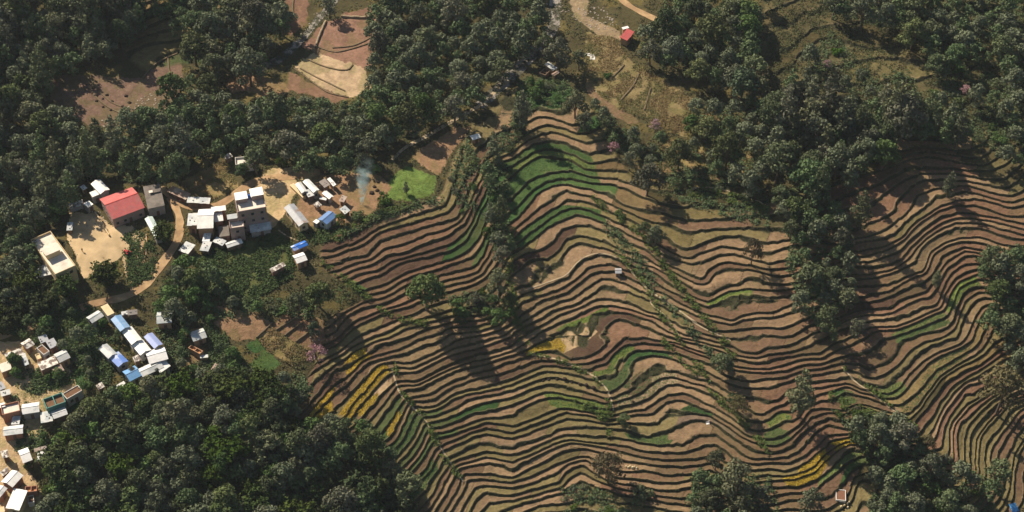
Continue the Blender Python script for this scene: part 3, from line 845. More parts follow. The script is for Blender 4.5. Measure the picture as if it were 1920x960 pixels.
SPECIAL = [
 (800,540,82,'round','big round grey-green tree in the middle of the terraces below the ploughed brown steps'),
 (862,600,30,'fresh','small green tree just right of the foot of the big round tree in the terraces'),
 (600,545,62,'round','large dark tree at the left end of the upper terraces, just below the white roofs'),
 (560,570,50,'round','dark tree at the forest corner, left beside the large dark tree at the terrace end'),
 (590,615,30,'round','small grey-green tree on bare soil above the pink blossoming tree'),
 (697,835,78,'round','very large grey-green tree at the forest edge left of the green and brown strips'),
 (640,850,62,'round','broad grey-green tree left beside the very large tree at the lower forest edge'),
 (585,885,50,'round','mid sized grey-green tree among dark shade below the mustard strips'),
 (735,880,60,'round','dark tree at the bottom of the forest edge touching the lowest green strips'),
 (1140,858,78,'sparse','broad thin-crowned tree standing alone on the lower terraces, trunk showing at its foot'),
 (1408,462,46,'sparse','thin tall-stemmed tree with see-through crown on the terraces left of the dark gully'),
 (1383,748,46,'sparse','airy brownish-green tree beside the diagonal path on the lower middle terraces'),
 (1352,675,50,'round','grey-green tree on the diagonal strip above the airy brownish tree'),
 (1497,735,46,'tall','tall column-like dark tree alone on the lower right terraces, its long shadow over green plots'),
 (1775,345,24,'tall','small slim tree alone high on the right-hand red terraces'),
 (1752,522,18,'tall','tiny slim tree in the fold of the right-hand terraces'),
 (1530,355,40,'tall','upright tree at the top of the dark gully left of the right-hand terraces'),
 (1462,368,44,'round','rounded tree at the left shoulder of the dark gully'),
 (1610,392,36,'tall','pale grey-green tree on dim steps at the top left of the red terraces'),
 (1515,515,66,'round','big yellowish-green tree halfway down the dark gully'),
 (1560,515,46,'round','tree touching the right side of the big yellowish tree in the gully'),
 (1585,560,48,'round','tree on the right edge of the gully facing the red terraces'),
 (1605,610,46,'round','lowest right tree of the gully'),
 (1548,600,60,'round','dark tree at the lower tip of the gully above the terraces'),
 (1575,450,46,'round','tree in the gully directly above the big yellowish tree'),
 (1480,430,40,'round','tree on the left bank of the gully near the pale road end'),
 (1868,712,104,'sparse','huge pale brownish thin-crowned tree at the right edge above dark striped steps'),
 (1862,885,68,'round','large grey-green tree near the bottom right corner'),
 (1733,822,44,'sparse','thin brownish tree at the top end of the bottom right thicket'),
 (1865,545,60,'round','big tree of the right edge clump, left one'),
 (1905,520,54,'round','tree of the right edge clump cut by the picture border'),
 (1885,605,60,'round','lower dark tree of the right edge clump'),
 (1213,335,66,'round','big dark tree right of the green terraced hollow'),
 (1180,300,40,'round','tree left above the big dark tree right of the green hollow'),
 (1207,428,36,'fresh','left one of two trees standing together on the diagonal strip in mid slope'),
 (1228,442,42,'round','right one of two trees standing together on the diagonal strip in mid slope'),
 (1163,403,20,'bush','small bush on the edge of the diagonal strip above the pair of trees'),
 (1378,895,84,'round','biggest tree of the clump at the bottom edge right of the middle'),
 (1340,860,46,'round','upper left tree of the clump at the bottom edge'),
 (1420,925,66,'round','right tree of the clump at the bottom edge'),
 (1330,935,56,'round','left low tree of the clump at the bottom edge'),
 (1518,935,60,'round','dark tree at the bottom border left of the white framed seed bed'),
 (1170,783,30,'fresh','small round green tree at the meeting of the paths in the lower middle'),
 (1200,925,40,'bush','shrubby mound at the bottom left of the lower terraces near the lone tree'),
 (596,655,48,'pink','large pink blossoming tree on dug soil at the left end of the terraces'),
 (497,727,20,'pink','small pink blossoming tree in the forest left of the mustard strips'),
 (1150,275,26,'pink','pink blossoming tree right beside the top of the green terraces'),
 (1228,232,28,'pink','pale pink tree on the lower edge of the dry grass slope'),
 (1550,118,22,'pink','pale pink tree on the dim upper right steps'),
 (1808,166,24,'pink','bright pink tree in the upper right corner woods'),
 (482,300,56,'round','spreading tree over the white house above the dirt track'),
 (455,318,30,'round','dark low tree left of the spreading tree over the white house'),
 (203,505,58,'bamboo','big dark feathery bamboo clump at the lower edge of the school yard'),
 (312,432,42,'bamboo','dark feathery bamboo clump between the pale green roof and the road'),
 (128,532,48,'bamboo','bamboo clump against the lower end of the cream school building'),
 (85,560,46,'bamboo','bamboo clump below the curved grey roof at the left'),
 (762,352,11,'tall','thin dark tree standing alone at the corner of the bright green meadow'),
 (940,398,30,'tall','slim grey tree in the gully left of the green terraces'),
 (914,432,22,'fresh','small tree in the gully at the end of the brown upper steps'),
 (942,480,44,'round','tree in the gully left of the green strip'),
 (935,530,56,'round','biggest tree at the lower end of the central gully'),
 (955,560,34,'round','low dark tree at the tip of the central gully'),
 (890,560,30,'bush','bush row end between the big round tree and the central gully'),
 (1078,195,56,'round','large dark tree crowning the right side of the terraced hollow'),
 (1095,228,44,'round','dark tree below the large one at the right side of the hollow top'),
 (978,205,36,'tall','grey-green tree at the left side of the top of the hollow'),
 (1045,100,62,'round','round tree cluster above the small farmstead at the pass'),
 (1020,80,44,'round','tree left of the round tree above the small farmstead'),
 (1085,110,44,'round','tree leaning over the dry grass slope beside the white cloths'),
 (1295,228,40,'round','dark tree alone on the lower dry grass slope'),
 (1140,235,34,'round','tree between the hollow and the dry grass slope'),
 (1138,140,16,'bush','small bush on the left part of the dry grass slope'),
 (188,248,30,'tall','pointed conifer-like tree in the forest below the ploughed hollow'),
 (618,12,44,'round','dark round tree at the corner of the upper brown fields by the stream'),
 (505,90,40,'round','tree beside the stream left of the upper fields'),
 (120,100,46,'round','pale tree standing up in the top left forest'),
 (230,70,50,'round','broad pale tree at the right rim of the top left forest'),
 (500,268,40,'round','dark green tree in the belt above the white house'),
 (405,125,56,'round','large tree right of the ploughed hollow'),
 (1218,95,56,'round','dark tree directly right of the small red roof'),
 (1380,745,24,'bush','bush at the foot of the airy brownish tree'),
 (30,672,38,'fresh','bright green tree between the shabby roofs at the left edge'),
 (92,915,26,'fresh','yellow-green tree beside the unfinished brick house'),
 (55,870,22,'fresh','small green tree right below the white roof near the bottom left'),
 (95,880,34,'fresh','large bright green tree near the bottom left houses'),
 (255,845,44,'round','isolated pale tree in the dark lower left forest'),
 (360,930,60,'round','broad domed tree at the bottom of the lower left forest'),
 (455,740,50,'round','tall grey tree in the forest below the gardens'),
 (400,760,56,'round','tree with pale crown in the middle of the lower left forest'),
 (225,625,28,'fresh','green tree left of the blue roof at the school row'),
 (195,605,24,'fresh','small tree in front of the tin and cream roofs'),
 (295,695,22,'round','round tree touching the lowest white roof of the school row'),
 (250,690,26,'sparse','brown leafless-looking tree below the blue roof at the foot of the school row'),
 (530,300,30,'fresh','small tree behind the house cluster with the wooden deck'),
 (640,410,26,'fresh','light green tree right of the small tin roof by the field edge'),
 (670,400,26,'bush','bushy shrub at the corner of the smoky field'),
 (720,375,28,'bush','bush on the bank at the lower left corner of the meadow'),
 (572,350,8,'bush','tiny shrub behind the grey gable roof'),
]
for s_ in SPECIAL: tree(s_[0], s_[1], s_[2], s_[3], s_[4], hs=(1.25 if s_[0] in (1408,) else 1.0))
# forests: zone polygon (of crown centres), number, kinds, crown width range, label, group, shape weights
ZONES = [
 (P('-40,-40 262,-40 268,60 235,95 160,110 95,150 65,195 -40,215'), 27, 34, 54, ['round','tall'], 'dull grey-green tree in the shaded forest of the top left corner, left of the ploughed hollow'),
 (P('270,-40 440,-40 400,30 340,60 300,40'), 34, 26, 36, ['round'], 'tree scattered over the dim steps at the top, between the top left forest and the upper fields'),
 (P('335,75 400,22 480,-10 532,-10 542,60 500,120 430,135 350,110'), 27, 32, 50, ['round'], 'dark tree in the wood between the ploughed hollow and the stream by the upper fields'),
 (P('-40,215 60,195 130,215 150,255 210,245 300,195 345,150 400,165 430,195 440,290 370,300 340,335 280,345 160,335 130,375 60,420 -40,440'), 28, 32, 50, ['round','round','tall'], 'grey-green tree in the wooded belt between the ploughed hollow and the village with the red hall'),
 (P('430,195 480,205 560,185 640,195 690,185 720,220 760,250 700,290 640,318 560,310 520,285 440,285'), 27, 30, 46, ['round'], 'green tree in the wooded belt between the cream upper field and the dirt track with the house cluster'),
 (P('700,-20 1010,-20 1020,30 990,90 940,130 890,180 840,220 780,245 720,215 695,175 700,100'), 27, 30, 46, ['round'], 'tree in the dense wood right of the upper fields, left of the stony stream'),
 (P('1190,60 1240,45 1245,-20 1440,-20 1425,50 1400,110 1430,165 1370,165 1310,140 1250,125 1205,110'), 29, 32, 52, ['round'], 'dark tree in the wood right of the small red roof, above the shaded grass slope'),
 (P('1540,-20 1960,-20 1960,130 1860,130 1830,110 1760,140 1700,60 1600,40 1560,20'), 33, 30, 50, ['round'], 'dark tree along the top right border above the dim steps'),
 (P('1760,120 1960,110 1960,330 1880,300 1800,250 1740,200'), 30, 22, 44, ['round','round','bush'], 'tree in the broken wood at the right edge, above the red terraces'),
 (P('1440,180 1500,150 1560,195 1640,185 1760,205 1830,245 1800,262 1690,245 1640,300 1590,345 1500,330 1440,300 1430,240'), 28, 34, 54, ['round','round','tall'], 'tall dark tree in the wood directly above the left side of the red terraces'),
 (P('1300,200 1440,175 1440,300 1420,330 1340,300 1280,300 1240,290 1330,260'), 34, 26, 46, ['round'], 'tree in the belt between the dry grass slope and the wood above the red terraces'),
 (P('1110,190 1180,250 1250,250 1290,290 1200,310 1130,260'), 30, 22, 36, ['round'], 'tree in the narrow belt between the green hollow and the dry grass slope'),
 (P('1240,320 1340,310 1420,330 1440,370 1330,350 1260,370'), 38, 24, 36, ['round','bush'], 'low tree around the dry plots right of the big dark tree beside the green hollow'),
 (P('1470,380 1540,370 1590,400 1600,520 1560,640 1500,580 1480,500'), 30, 26, 44, ['round'], 'dark tree filling the shaded gully left of the red terraces'),
 (P('1830,480 1960,450 1960,700 1900,680 1850,600'), 34, 30, 50, ['round'], 'tree of the clump at the right border beside the red terraces'),
 (P('1590,770 1680,790 1760,850 1850,900 1860,1000 1620,1000 1640,900'), 28, 24, 46, ['round','round','bush'], 'tree in the thicket at the bottom right below the diagonal terrace rim'),
 (P('1300,890 1440,890 1470,1000 1290,1000'), 32, 34, 50, ['round'], 'dark tree in the clump on the bottom border right of the middle'),
 (P('1050,915 1110,910 1170,945 1190,980 1060,980'), 24, 14, 24, ['bush'], 'shrub on the bottom border left of the middle, below the lone thin tree'),
 (P('230,730 380,695 470,690 520,720 560,790 690,790 760,880 790,1000 70,1000 110,830 150,770'), 28, 30, 52, ['round','round','round','fresh','bamboo'], 'tree in the dark lower left forest between the shabby houses and the terraces'),
 (P('320,505 380,470 430,560 560,560 600,540 590,600 480,585 420,600 330,600 290,560'), 27, 22, 40, ['round','fresh','bush'], 'tree on the bushy slope between the road bend and the large dark trees at the terrace end'),
 (P('380,600 430,640 470,700 400,700 350,690 390,660'), 25, 18, 32, ['fresh','bush'], 'shrubby tree beside the gardens left of the green plot'),
 (P('-40,560 60,520 150,560 60,600 -40,620'), 27, 24, 38, ['round','bamboo'], 'tree beside the road at the left border below the curved grey roof'),
 (P('0,430 60,440 70,500 0,580 -40,500'), 27, 24, 40, ['round'], 'tree left of the cream school building at the left border'),
 (P('60,590 150,580 190,640 210,720 150,730 120,660 60,640'), 27, 18, 34, ['fresh','bush','round'], 'tree between the school row and the shabby roofs at the left'),
 (P('30,690 110,690 130,715 60,740 30,730'), 22, 16, 26, ['fresh','bush'], 'shrub between the roofs with brown beds and the left border'),
 (P('300,560 350,600 360,660 330,700 290,620'), 24, 18, 30, ['round','fresh'], 'tree between the school row and the orange mud ruin'),
 (P('30,810 80,800 110,850 90,870 60,840 30,850'), 20, 14, 24, ['fresh','bush'], 'shrub below the white roof with a rusty patch'),
 (P('905,300 940,250 970,195 1000,195 985,240 955,300 948,380 958,470 925,480 915,380'), 27, 22, 40, ['round','bush','tall'], 'tree in the narrow line down the gully left of the green terraced hollow'),
 (P('970,150 1060,145 1080,190 1060,210 1000,185 965,215'), 20, 14, 26, ['bush','fresh'], 'leafy bush on the topmost green steps of the terraced hollow'),
 (P('840,330 880,250 900,300 890,400 860,400'), 32, 16, 26, ['bush'], 'bush on the steep narrow steps right of the bright meadow'),
 (P('840,560 900,545 960,570 960,600 900,590 850,600'), 24, 16, 28, ['bush','fresh'], 'shrub on the bank between the big round tree and the central gully'),
 (P('590,300 700,300 720,320 640,330 600,318'), 24, 18, 30, ['fresh','bush'], 'bush behind the smoke, along the back of the smoky field'),
 (P('530,700 570,705 580,745 555,770 530,740'), 26, 20, 30, ['round'], 'tree among the mustard strips below the pink blossoming tree'),
 (P('1560,770 1610,765 1660,800 1700,840 1620,850'), 26, 16, 28, ['bush'], 'bush on the green rim below the diagonal path at the lower right'),
 (P('1460,360 1500,350 1510,420 1470,440'), 26, 26, 36, ['round'], 'tree on the left shoulder of the shaded gully'),
 (P('1500,100 1560,60 1640,150 1700,130 1720,170 1600,180 1540,160'), 48, 24, 36, ['round','bush'], 'tree scattered over the dim steps in the upper right'),
 (P('20,740 60,760 50,800 20,790'), 20, 10, 16, ['bush'], 'low shrub among the roofs at the left border'),
 (P('120,300 200,320 130,350 110,420 60,430 70,380'), 26, 26, 40, ['round','fresh'], 'tree at the forest edge left of the white houses behind the red hall'),
]
taken = [(s_[0], s_[1], s_[2]*.5) for s_ in SPECIAL]
cands = []
NOGO = [P('100,150 320,105 340,120 335,180 290,220 220,235 150,232 95,190'), P('560,35 700,25 700,130 690,170 620,185 545,165 545,120'), P('535,-20 575,-20 570,50 540,55'),P('60,425 150,425 170,510 90,520'), P('150,330 345,345 345,430 140,440'), P('345,350 520,360 525,470 360,480'), P('160,570 340,600 340,720 190,700'), P('540,330 665,330 660,430 530,440'), P('130,440 270,420 250,510 160,500'),
        P('405,572 520,590 560,600 612,600 612,650 575,690 500,705 462,690 440,640 405,610'), P('715,310 820,320 820,375 720,375'), P('425,285 500,285 500,320 430,325'), P('0,820 80,850 75,960 0,960'), P('0,640 110,640 130,690 60,700 0,700'), P('0,715 150,715 140,810 0,830'), P('540,445 600,450 600,510 520,520')]
for zi, (poly, sp, d0, d1, kinds, lab) in enumerate(ZONES):
    x0 = min(p[0] for p in poly); x1 = max(p[0] for p in poly); y0 = min(p[1] for p in poly); y1 = max(p[1] for p in poly)
    mine = []
    for t in range(int((x1-x0)*(y1-y0)/(sp*sp)*9)):
        x = random.uniform(x0, x1); y = random.uniform(y0, y1); d = random.uniform(d0, d1)*random.choice([.8, 1, 1.1, 1.35])*(1.2 if zi in (0, 2, 18, 9) else 1.05)
        if not bool(inpoly(np.array([x]), np.array([y]), poly)[0]): continue
        if any(bool(inpoly(np.array([x]), np.array([y+d*.3]), q)[0]) for q in NOGO): continue
        if any((x-a)**2+((y-b)*1.15)**2 < (max(r, 8)*.75+d*.22)**2 for a, b, r in taken): continue
        if any((x-a)**2+((y-b)*1.35)**2 < (.86*sp)**2 for a, b in mine): continue
        mine.append((x, y)); cands.append((x, y, d, random.choice(kinds), zi))
    taken += [(x, y, 8) for x, y in mine]
print('forest trees', len(cands), 'special', len(SPECIAL))
def inframe(c): return -15 < c[0] < 1935 and -15 < c[1] < 975
KLIM = {'tree': 300-sum(1 for s_ in SPECIAL if s_[3] not in ('bush', 'bamboo')), 'bush': 240, 'bamboo': 100}
cands.sort(key=lambda c: -(c[2]*(1 if inframe(c) else .1)))
rest = []
for c in cands:
    key = c[3]; kind = key if key in ('bush', 'bamboo') else 'tree'
    dd = c[2]*(.55 if key in ('bush',) else (.62 if key == 'tall' else 1))
    if KLIM[kind] > 0 and inframe(c):
        KLIM[kind] -= 1
        lab = ZONES[c[4]][5]
        if kind != 'tree':
            for w_ in ('shrubby tree', 'low tree', 'tree', 'shrub', 'bush'):
                if w_ in lab: lab = lab.replace(w_, {'bush': 'leafy bush', 'bamboo': 'feathery bamboo clump'}[kind], 1); break
        elif key == 'tall': lab = lab.replace('tree', 'narrow upright tree', 1)
        lab = lab if len(lab.split()) <= 16 else ' '.join(lab.split()[:16])
        tree(c[0], c[1], dd, key, lab, group=lab)
    else: rest.append((c, dd))
# what remains of the woods: one mass
Vs = []; Fs = []; Ms = []; nb = 0
light = {}
def light_proto(key, i):
    if (key, i) not in light:
        name, cm, tm, cn = PROTO[key][i]
        v = np.empty(len(cm.vertices)*3, np.float32); cm.vertices.foreach_get('co', v); v = v.reshape(-1, 4, 3)
        v = v[::2]; c = v.mean(1, keepdims=True); v = c+(v-c)*1.35
        light[(key, i)] = v.reshape(-1, 3)
    return light[(key, i)]
WM = [M_leaf, M_leafdull, M_leafy, M_bamb]
for j, (c, dd) in enumerate(rest):
    key = c[3]; i = j % len(PROTO[key]); v = light_proto(key, i)
    by = c[1]+dd*LIFT[key]; p = np.array(at(c[0], by)); s = metres(c[0], by, dd)/UNIT[key]
    a = j*1.3; ca_, sa_ = math.cos(a), math.sin(a)
    w = v*s; w = np.stack([w[:, 0]*ca_-w[:, 1]*sa_, w[:, 0]*sa_+w[:, 1]*ca_, w[:, 2]], 1)+p
    f = np.arange(len(w)).reshape(-1, 4)+nb; nb += len(w); Vs.append(w); Fs.append(f)
    Ms.append(np.full(len(f), {'fresh': 2, 'bamboo': 3}.get(key, j % 2)))
if Vs:
    tag(link('woodland', mesh_np('woodland', np.concatenate(Vs), np.concatenate(Fs), WM, np.concatenate(Ms))),
        'mass of smaller tree crowns filling the woods between the taller trees', 'woodland', kind='stuff')
# undergrowth in woods, gullies and gardens
def scatter(name, polys, dens, size, m, label, cat, seed, hgt=.5, flt=None):
    rs = np.random.default_rng(seed); C = []; 
    for poly in polys:
        x0 = min(p[0] for p in poly); x1 = max(p[0] for p in poly); y0 = min(p[1] for p in poly); y1 = max(p[1] for p in poly)
        n = int((x1-x0)*(y1-y0)*dens); x = rs.uniform(x0, x1, n); y = rs.uniform(y0, y1, n)
        k_ = inpoly(x, y, poly) & (fbm(x/14, y/14, seed) > .42)
        q, _, f_, A_ = terrain(x[k_], y[k_]); C.append(q)
    C = np.concatenate(C); n = len(C)
    C = np.repeat(C, 5, 0)+rs.normal(0, 1, (n*5, 3))*[size*1.2, size*1.2, 0]; C[:, 2] += rs.uniform(.05, hgt, len(C))
    v, f = leaf_quads(C, np.tile([[0, 0, .9]], (len(C), 1)), size, rs)
    return tag(link(name, mesh_np(name, v, f, [m])), label, cat, kind='stuff')
scatter('undergrowth', [z[0] for z in ZONES]+[P('1130,400 1200,480 1250,560 1330,650 1360,700 1300,640 1200,520 1130,430'), P('620,440 700,400 830,370 830,385 700,420 640,455'), P('1250,370 1440,370 1440,430 1330,400')],
        .075, .34, M_leaf, 'low green scrub covering the ground under and between the trees', 'undergrowth', 77, .8)
scatter('garden_crops', [P('395,470 520,435 560,470 550,520 470,565 380,560 345,520'), P('150,740 180,600 225,640 215,700'), P('70,590 150,560 200,600 170,690 90,640'), P('380,600 430,640 470,690 390,690'), P('230,440 300,420 290,520 240,540'), P('560,430 640,430 610,460 560,450'), P('0,560 200,590 160,680 0,620'), P('60,700 140,700 140,720 60,740')],
        .15, .36, M_leafy, 'leafy vegetable gardens on the slope below the village houses', 'garden crops', 78, .7)
def along(pts, w, ox=0, oy=0, s=1.0):
    q = smooth_line(P(pts, ox, oy, s), 14); t = np.gradient(q, axis=0); t /= np.hypot(*t.T)[:, None]+1e-9; n_ = np.stack([-t[:, 1], t[:, 0]], 1)*w/2
    return [tuple(p) for p in q+n_]+[tuple(p) for p in (q-n_)[::-1]]
scatter('bank_bushes', [along('1110,372 1160,410 1215,450 1250,510 1290,560 1330,610 1375,670', 12), along('1150,470 1215,540 1235,590 1290,660 1330,720', 9), along('1240,640 1290,690 1335,740 1390,790 1440,850', 10),
    along('628,450 700,405 770,385 835,362', 12), along('738,688 752,740 800,790 825,850 870,910', 8), along('990,664 1060,680 1120,712 1145,760 1140,820', 8), along('1580,690 1650,745 1720,805', 7),
    along('958,430 955,520 965,600 985,650', 16), along('1290,360 1340,365 1390,380 1440,400', 22), along('600,490 640,520 690,560 740,600 800,610', 10), along('1550,740 1600,770 1680,800', 18), along('1070,750 1120,770 1140,800', 14)],
    .10, .30, M_leafy, 'leafy bushes growing along the paths and parcel rims between the terraces', 'bushes', 79, 1.0)
M_weedg = nodemat('green_grass', (.12,.19,.045), noise=.35, scale=.2, rough=.9, spec=.1)
def open_ground(name, polys, dens, size, m, label, cat, seed, avoid, hgt=.45, thr=.45, amax=.25):
    rs = np.random.default_rng(seed); out = []
    for poly in polys:
        q_ = np.array(poly); lo = q_.min(0); hi = q_.max(0); n = int((hi-lo).prod()*dens)
        x = rs.uniform(lo[0], hi[0], n); y = rs.uniform(lo[1], hi[1], n)
        ok = inpoly(x, y, poly) & (tmask(x, y) < amax) & (fbm(x/18, y/14, seed) > thr)
        for a_ in avoid: ok &= ~inpoly(x, y, a_)
        out.append(terrain(x[ok], y[ok])[0])
    C = np.concatenate(out); n = len(C); C = np.repeat(C, 4, 0)+rs.normal(0, 1, (n*4, 3))*[size*1.3, size*1.3, 0]; C[:, 2] += rs.uniform(.02, hgt, len(C))
    v, f = leaf_quads(C, np.tile([[0, 0, .8]], (len(C), 1)), size*rs.uniform(.6, 1.2), rs)
    return tag(link(name, mesh_np(name, v, f, [m])), label, cat, kind='stuff')
YARDS = [P('345,395 560,340 690,450 860,445 1000,600 960,700 820,900 780,700 560,860 460,890 400,700 330,560',50,320,4.363), along('302,352 322,372 350,388 392,390 420,382 460,350 490,336 540,330 600,322', 18), along('318,370 336,400 338,430 332,455 315,480 295,505 275,535 240,556 180,568 120,588 60,612 -30,640', 18), along('1130,-30 1165,0 1195,20 1230,37 1250,42', 18)]
M_dry = nodemat('dry_grass', (.25,.18,.085), noise=.35, scale=.2, rough=1, spec=.05, col2=(.16,.15,.06), c2amt=.5, c2scale=.1)
M_scrub = nodemat('scrub_leaves', (.085,.095,.040), noise=.4, scale=.2, rough=.9, spec=.1, col2=(.14,.12,.055), c2amt=.4, c2scale=.12)
open_ground('scrub', [P('-20,-20 1940,-20 1940,980 -20,980')], .055, .27, M_scrub, 'low scrub and weeds on the open ground between woods, fields and houses', 'scrub', 85, YARDS+[f_[1] for f_ in FIELD])
open_ground('rough_grass', [P('1440,-20 1940,-20 1940,320 1850,262 1700,235 1440,190'), P('1180,300 1440,330 1440,380 1240,370')], .12, .28, M_scrub, 'rough grass and weeds on the wide dim steps of the upper right', 'grass', 88, [], .5, .4, 2)
open_ground('dry_grass', [f_[1] for f_ in FIELD if f_[0] in (DRY, (.22,.17,.08))], .35, .24, M_dry, 'tussocks of dry golden grass on the slopes and fallow plots', 'dry grass', 86, [], .4, .4)
open_ground('meadow_grass', [f_[1] for f_ in FIELD if f_[0] in (GRN, DGR, (.125,.185,.045))], .16, .15, M_weedg, 'short bright grass of the meadow and green plots', 'grass', 87, [], .25, .38)
# weeds on the terrace banks
rs = np.random.default_rng(9)
x = rs.uniform(560, 1925, 260000); y = rs.uniform(150, 965, 260000)
q, k_, f_, A_ = terrain(x, y)
kp = (A_ > .9) & (((f_ > .84) & (f_ < .99) & (fbm(x/30, y/30, 33) > .35)) | ((f_ < .05) & (rs.random(len(x)) < .2)) | ((f_ > .70) & (f_ < .82) & (rs.random(len(x)) < .05)))
q = q[kp]; q[:, 2] += .08
v, f = leaf_quads(q, np.tile([[0, -.4, .8]], (len(q), 1)), .20, rs)
M_weed = nodemat('bank_weeds', (.065,.075,.030), noise=.4, scale=.3, rough=1, spec=.05)
tag(link('bank_grass', mesh_np('bank_grass', v, f, [M_weed])), 'short dark grass and weeds growing along the terrace banks', 'grass', kind='stuff')
print('weeds', len(q), 'undergrowth ok')

# standing crops on the traced plots
for mats_, nm_, lab_, dens in ((('g',), 'green_crop', 'young green crops standing on the watered terrace plots', .55), (('y',), 'yellow_crop', 'ripe yellow mustard standing on a few terrace plots', .8)):
    sel = [s_ for i, s_ in CROPS if (MARK[i][0] in (MUS,)) == (mats_ == ('y',)) and MARK[i][0] not in (PAL, TAN, OLV)]
    ii_ = np.unique(np.concatenate(sel)); ii_ = ii_[(PXf[ii_] < 1930) & (PYf[ii_] < 970)]
    rs = np.random.default_rng(4); ii_ = ii_[rs.random(len(ii_)) < dens]
    ii_ = ii_[np.sin(PXf[ii_]*1.4+PYf[ii_]*.6) > -.35] if mats_ == ('g',) else ii_
    q = Pn[ii_]+rs.normal(0, .12, (len(ii_), 3))*[1, 1, 0]+[0, 0, .16]
    v, f = leaf_quads(q, np.tile([[0, -.1, .9]], (len(q), 1)), .19, rs)
    tag(link(nm_, mesh_np(nm_, v, f, [nodemat(nm_, (.070,.135,.045) if mats_ == ('g',) else (.46,.33,.04), noise=.35, scale=.25, rough=.9, spec=.1)])), lab_, 'crops', kind='stuff')
# ------------------------------------------------------------------ buildings
def roofm(n, c, r=.55, metal=.0, c2=None, a=.4, s=.35, sp=.4): return nodemat('roof_'+n, c, rough=r, noise=.12, scale=.8, metal=metal, col2=c2, c2amt=a, c2scale=s, spec=sp, objrand=.08)
RM = dict(
 red=roofm('red_sheet', (.47,.095,.085), c2=(.40,.13,.11), a=.4, s=.5), white=roofm('pale_tin', (.72,.72,.68), c2=(.50,.52,.50), a=.42), bright=roofm('new_tin', (.84,.82,.76)),
 tin=roofm('weathered_tin', (.42,.45,.45), c2=(.60,.60,.56), a=.5), grey=roofm('grey_tin', (.36,.37,.38), c2=(.30,.20,.15), a=.38, s=.25), rust=roofm('rusty_tin', (.30,.20,.145), c2=(.42,.33,.26), a=.45),
 dark=roofm('dark_tin', (.16,.135,.12), c2=(.25,.20,.17), a=.4), conc=nodemat('roof_old_concrete', (.20,.175,.15), noise=.2, scale=.5, col2=(.13,.115,.10), c2amt=.45, c2scale=.2, rough=1, spec=.1),
 pconc=nodemat('roof_pale_concrete', (.74,.67,.56), noise=.15, scale=.5, col2=(.52,.46,.38), c2amt=.4, c2scale=.25, rough=1, spec=.1),
 blue=roofm('blue_sheet', (.07,.19,.44), c2=(.16,.26,.42), a=.35, s=.4), lblue=roofm('light_blue_sheet', (.15,.33,.58), c2=(.28,.40,.55), a=.35, s=.4), peri=roofm('faded_blue_sheet', (.25,.32,.60)), bluew=roofm('worn_blue_sheet', (.08,.20,.58), c2=(.55,.62,.75), a=.45, s=.3),
 green=roofm('pale_green_sheet', (.50,.60,.54)), cream=nodemat('roof_cream', (.70,.55,.33), noise=.12, scale=.6, rough=.9), brown=nodemat('roof_earth_bed', (.17,.095,.055), noise=.2, scale=1.5, rough=1),
 junk=nodemat('roof_patchwork', (.72,.68,.60), noise=.3, scale=1.5, col2=(.22,.17,.14), c2amt=.5, c2scale=.9, rough=.8), orange=nodemat('roof_mud', (.62,.30,.14), noise=.2, scale=1, rough=1))
WMt = dict(cream=nodemat('wall_cream_plaster', (.62,.48,.28), noise=.1, scale=.6, rough=.95), grey=nodemat('wall_cement', (.34,.31,.28), noise=.2, scale=.7, rough=1), brick=nodemat('wall_brick', (.34,.17,.11), noise=.25, scale=2, rough=1),
 mud=nodemat('wall_mud', (.42,.25,.14), noise=.2, scale=1, rough=1), white=nodemat("wall_whitewash", (.55,.52,.47), noise=.1, scale=.7, rough=.95), teal=nodemat('wall_teal', (.11,.27,.23), noise=.12, scale=1, rough=.9), wood=nodemat('wall_planks', (.22,.15,.10), noise=.3, scale=1.5, rough=1), rose=nodemat('wall_rose', (.33,.24,.21), noise=.12, scale=1, rough=.95))
M_glass = nodemat('window_glass', (.03,.035,.04), noise=0, rough=.15, spec=.5)
M_frame = nodemat('window_frame', (.28,.22,.17), noise=.1, rough=.8)
M_door = nodemat('door_wood', (.16,.10,.07), noise=.15, rough=.8)
M_tank = nodemat('tank_blue', (.04,.16,.55), noise=.05, rough=.5)
CR = {'h': (120,330,9.6), 's': (50,320,4.363), 'v': (250,280,4.363), 'w': (330,350,7.385), 'c': (500,300,6.4), 'b': (130,550,4.8), 'a': (0,620,4.364), 'z': (0,780,5.333), 'u': (500,440,9.6),
      't': (960,20,4.8), 'm': (960,320,3), 'n': (480,0,3), 'r': (1440,640,3), 'g': (330,580,6.62)}
wm_cache = {}
def window_mesh(w, h):
    if (w, h) not in wm_cache:
        a = MB(); t = .09
        a.box(-w/2, -w/2+t, -.06, .05, 0, h); a.box(w/2-t, w/2, -.06, .05, 0, h); a.box(-w/2+t, w/2-t, -.06, .05, 0, t); a.box(-w/2+t, w/2-t, -.06, .05, h-t, h)
        b = MB(); b.box(-w/2+t, w/2-t, -.02, .03, t, h-t)
        wm_cache[(w, h)] = (a.mesh('window', M_frame), b.mesh('pane', M_glass))
    return wm_cache[(w, h)]
def dm():
    if 'd' not in wm_cache:
        a = MB(); a.box(-.5, .5, -.05, .04, 0, 2.0); wm_cache['d'] = a.mesh('door', M_door)
    return wm_cache['d']
HOUSES = {}
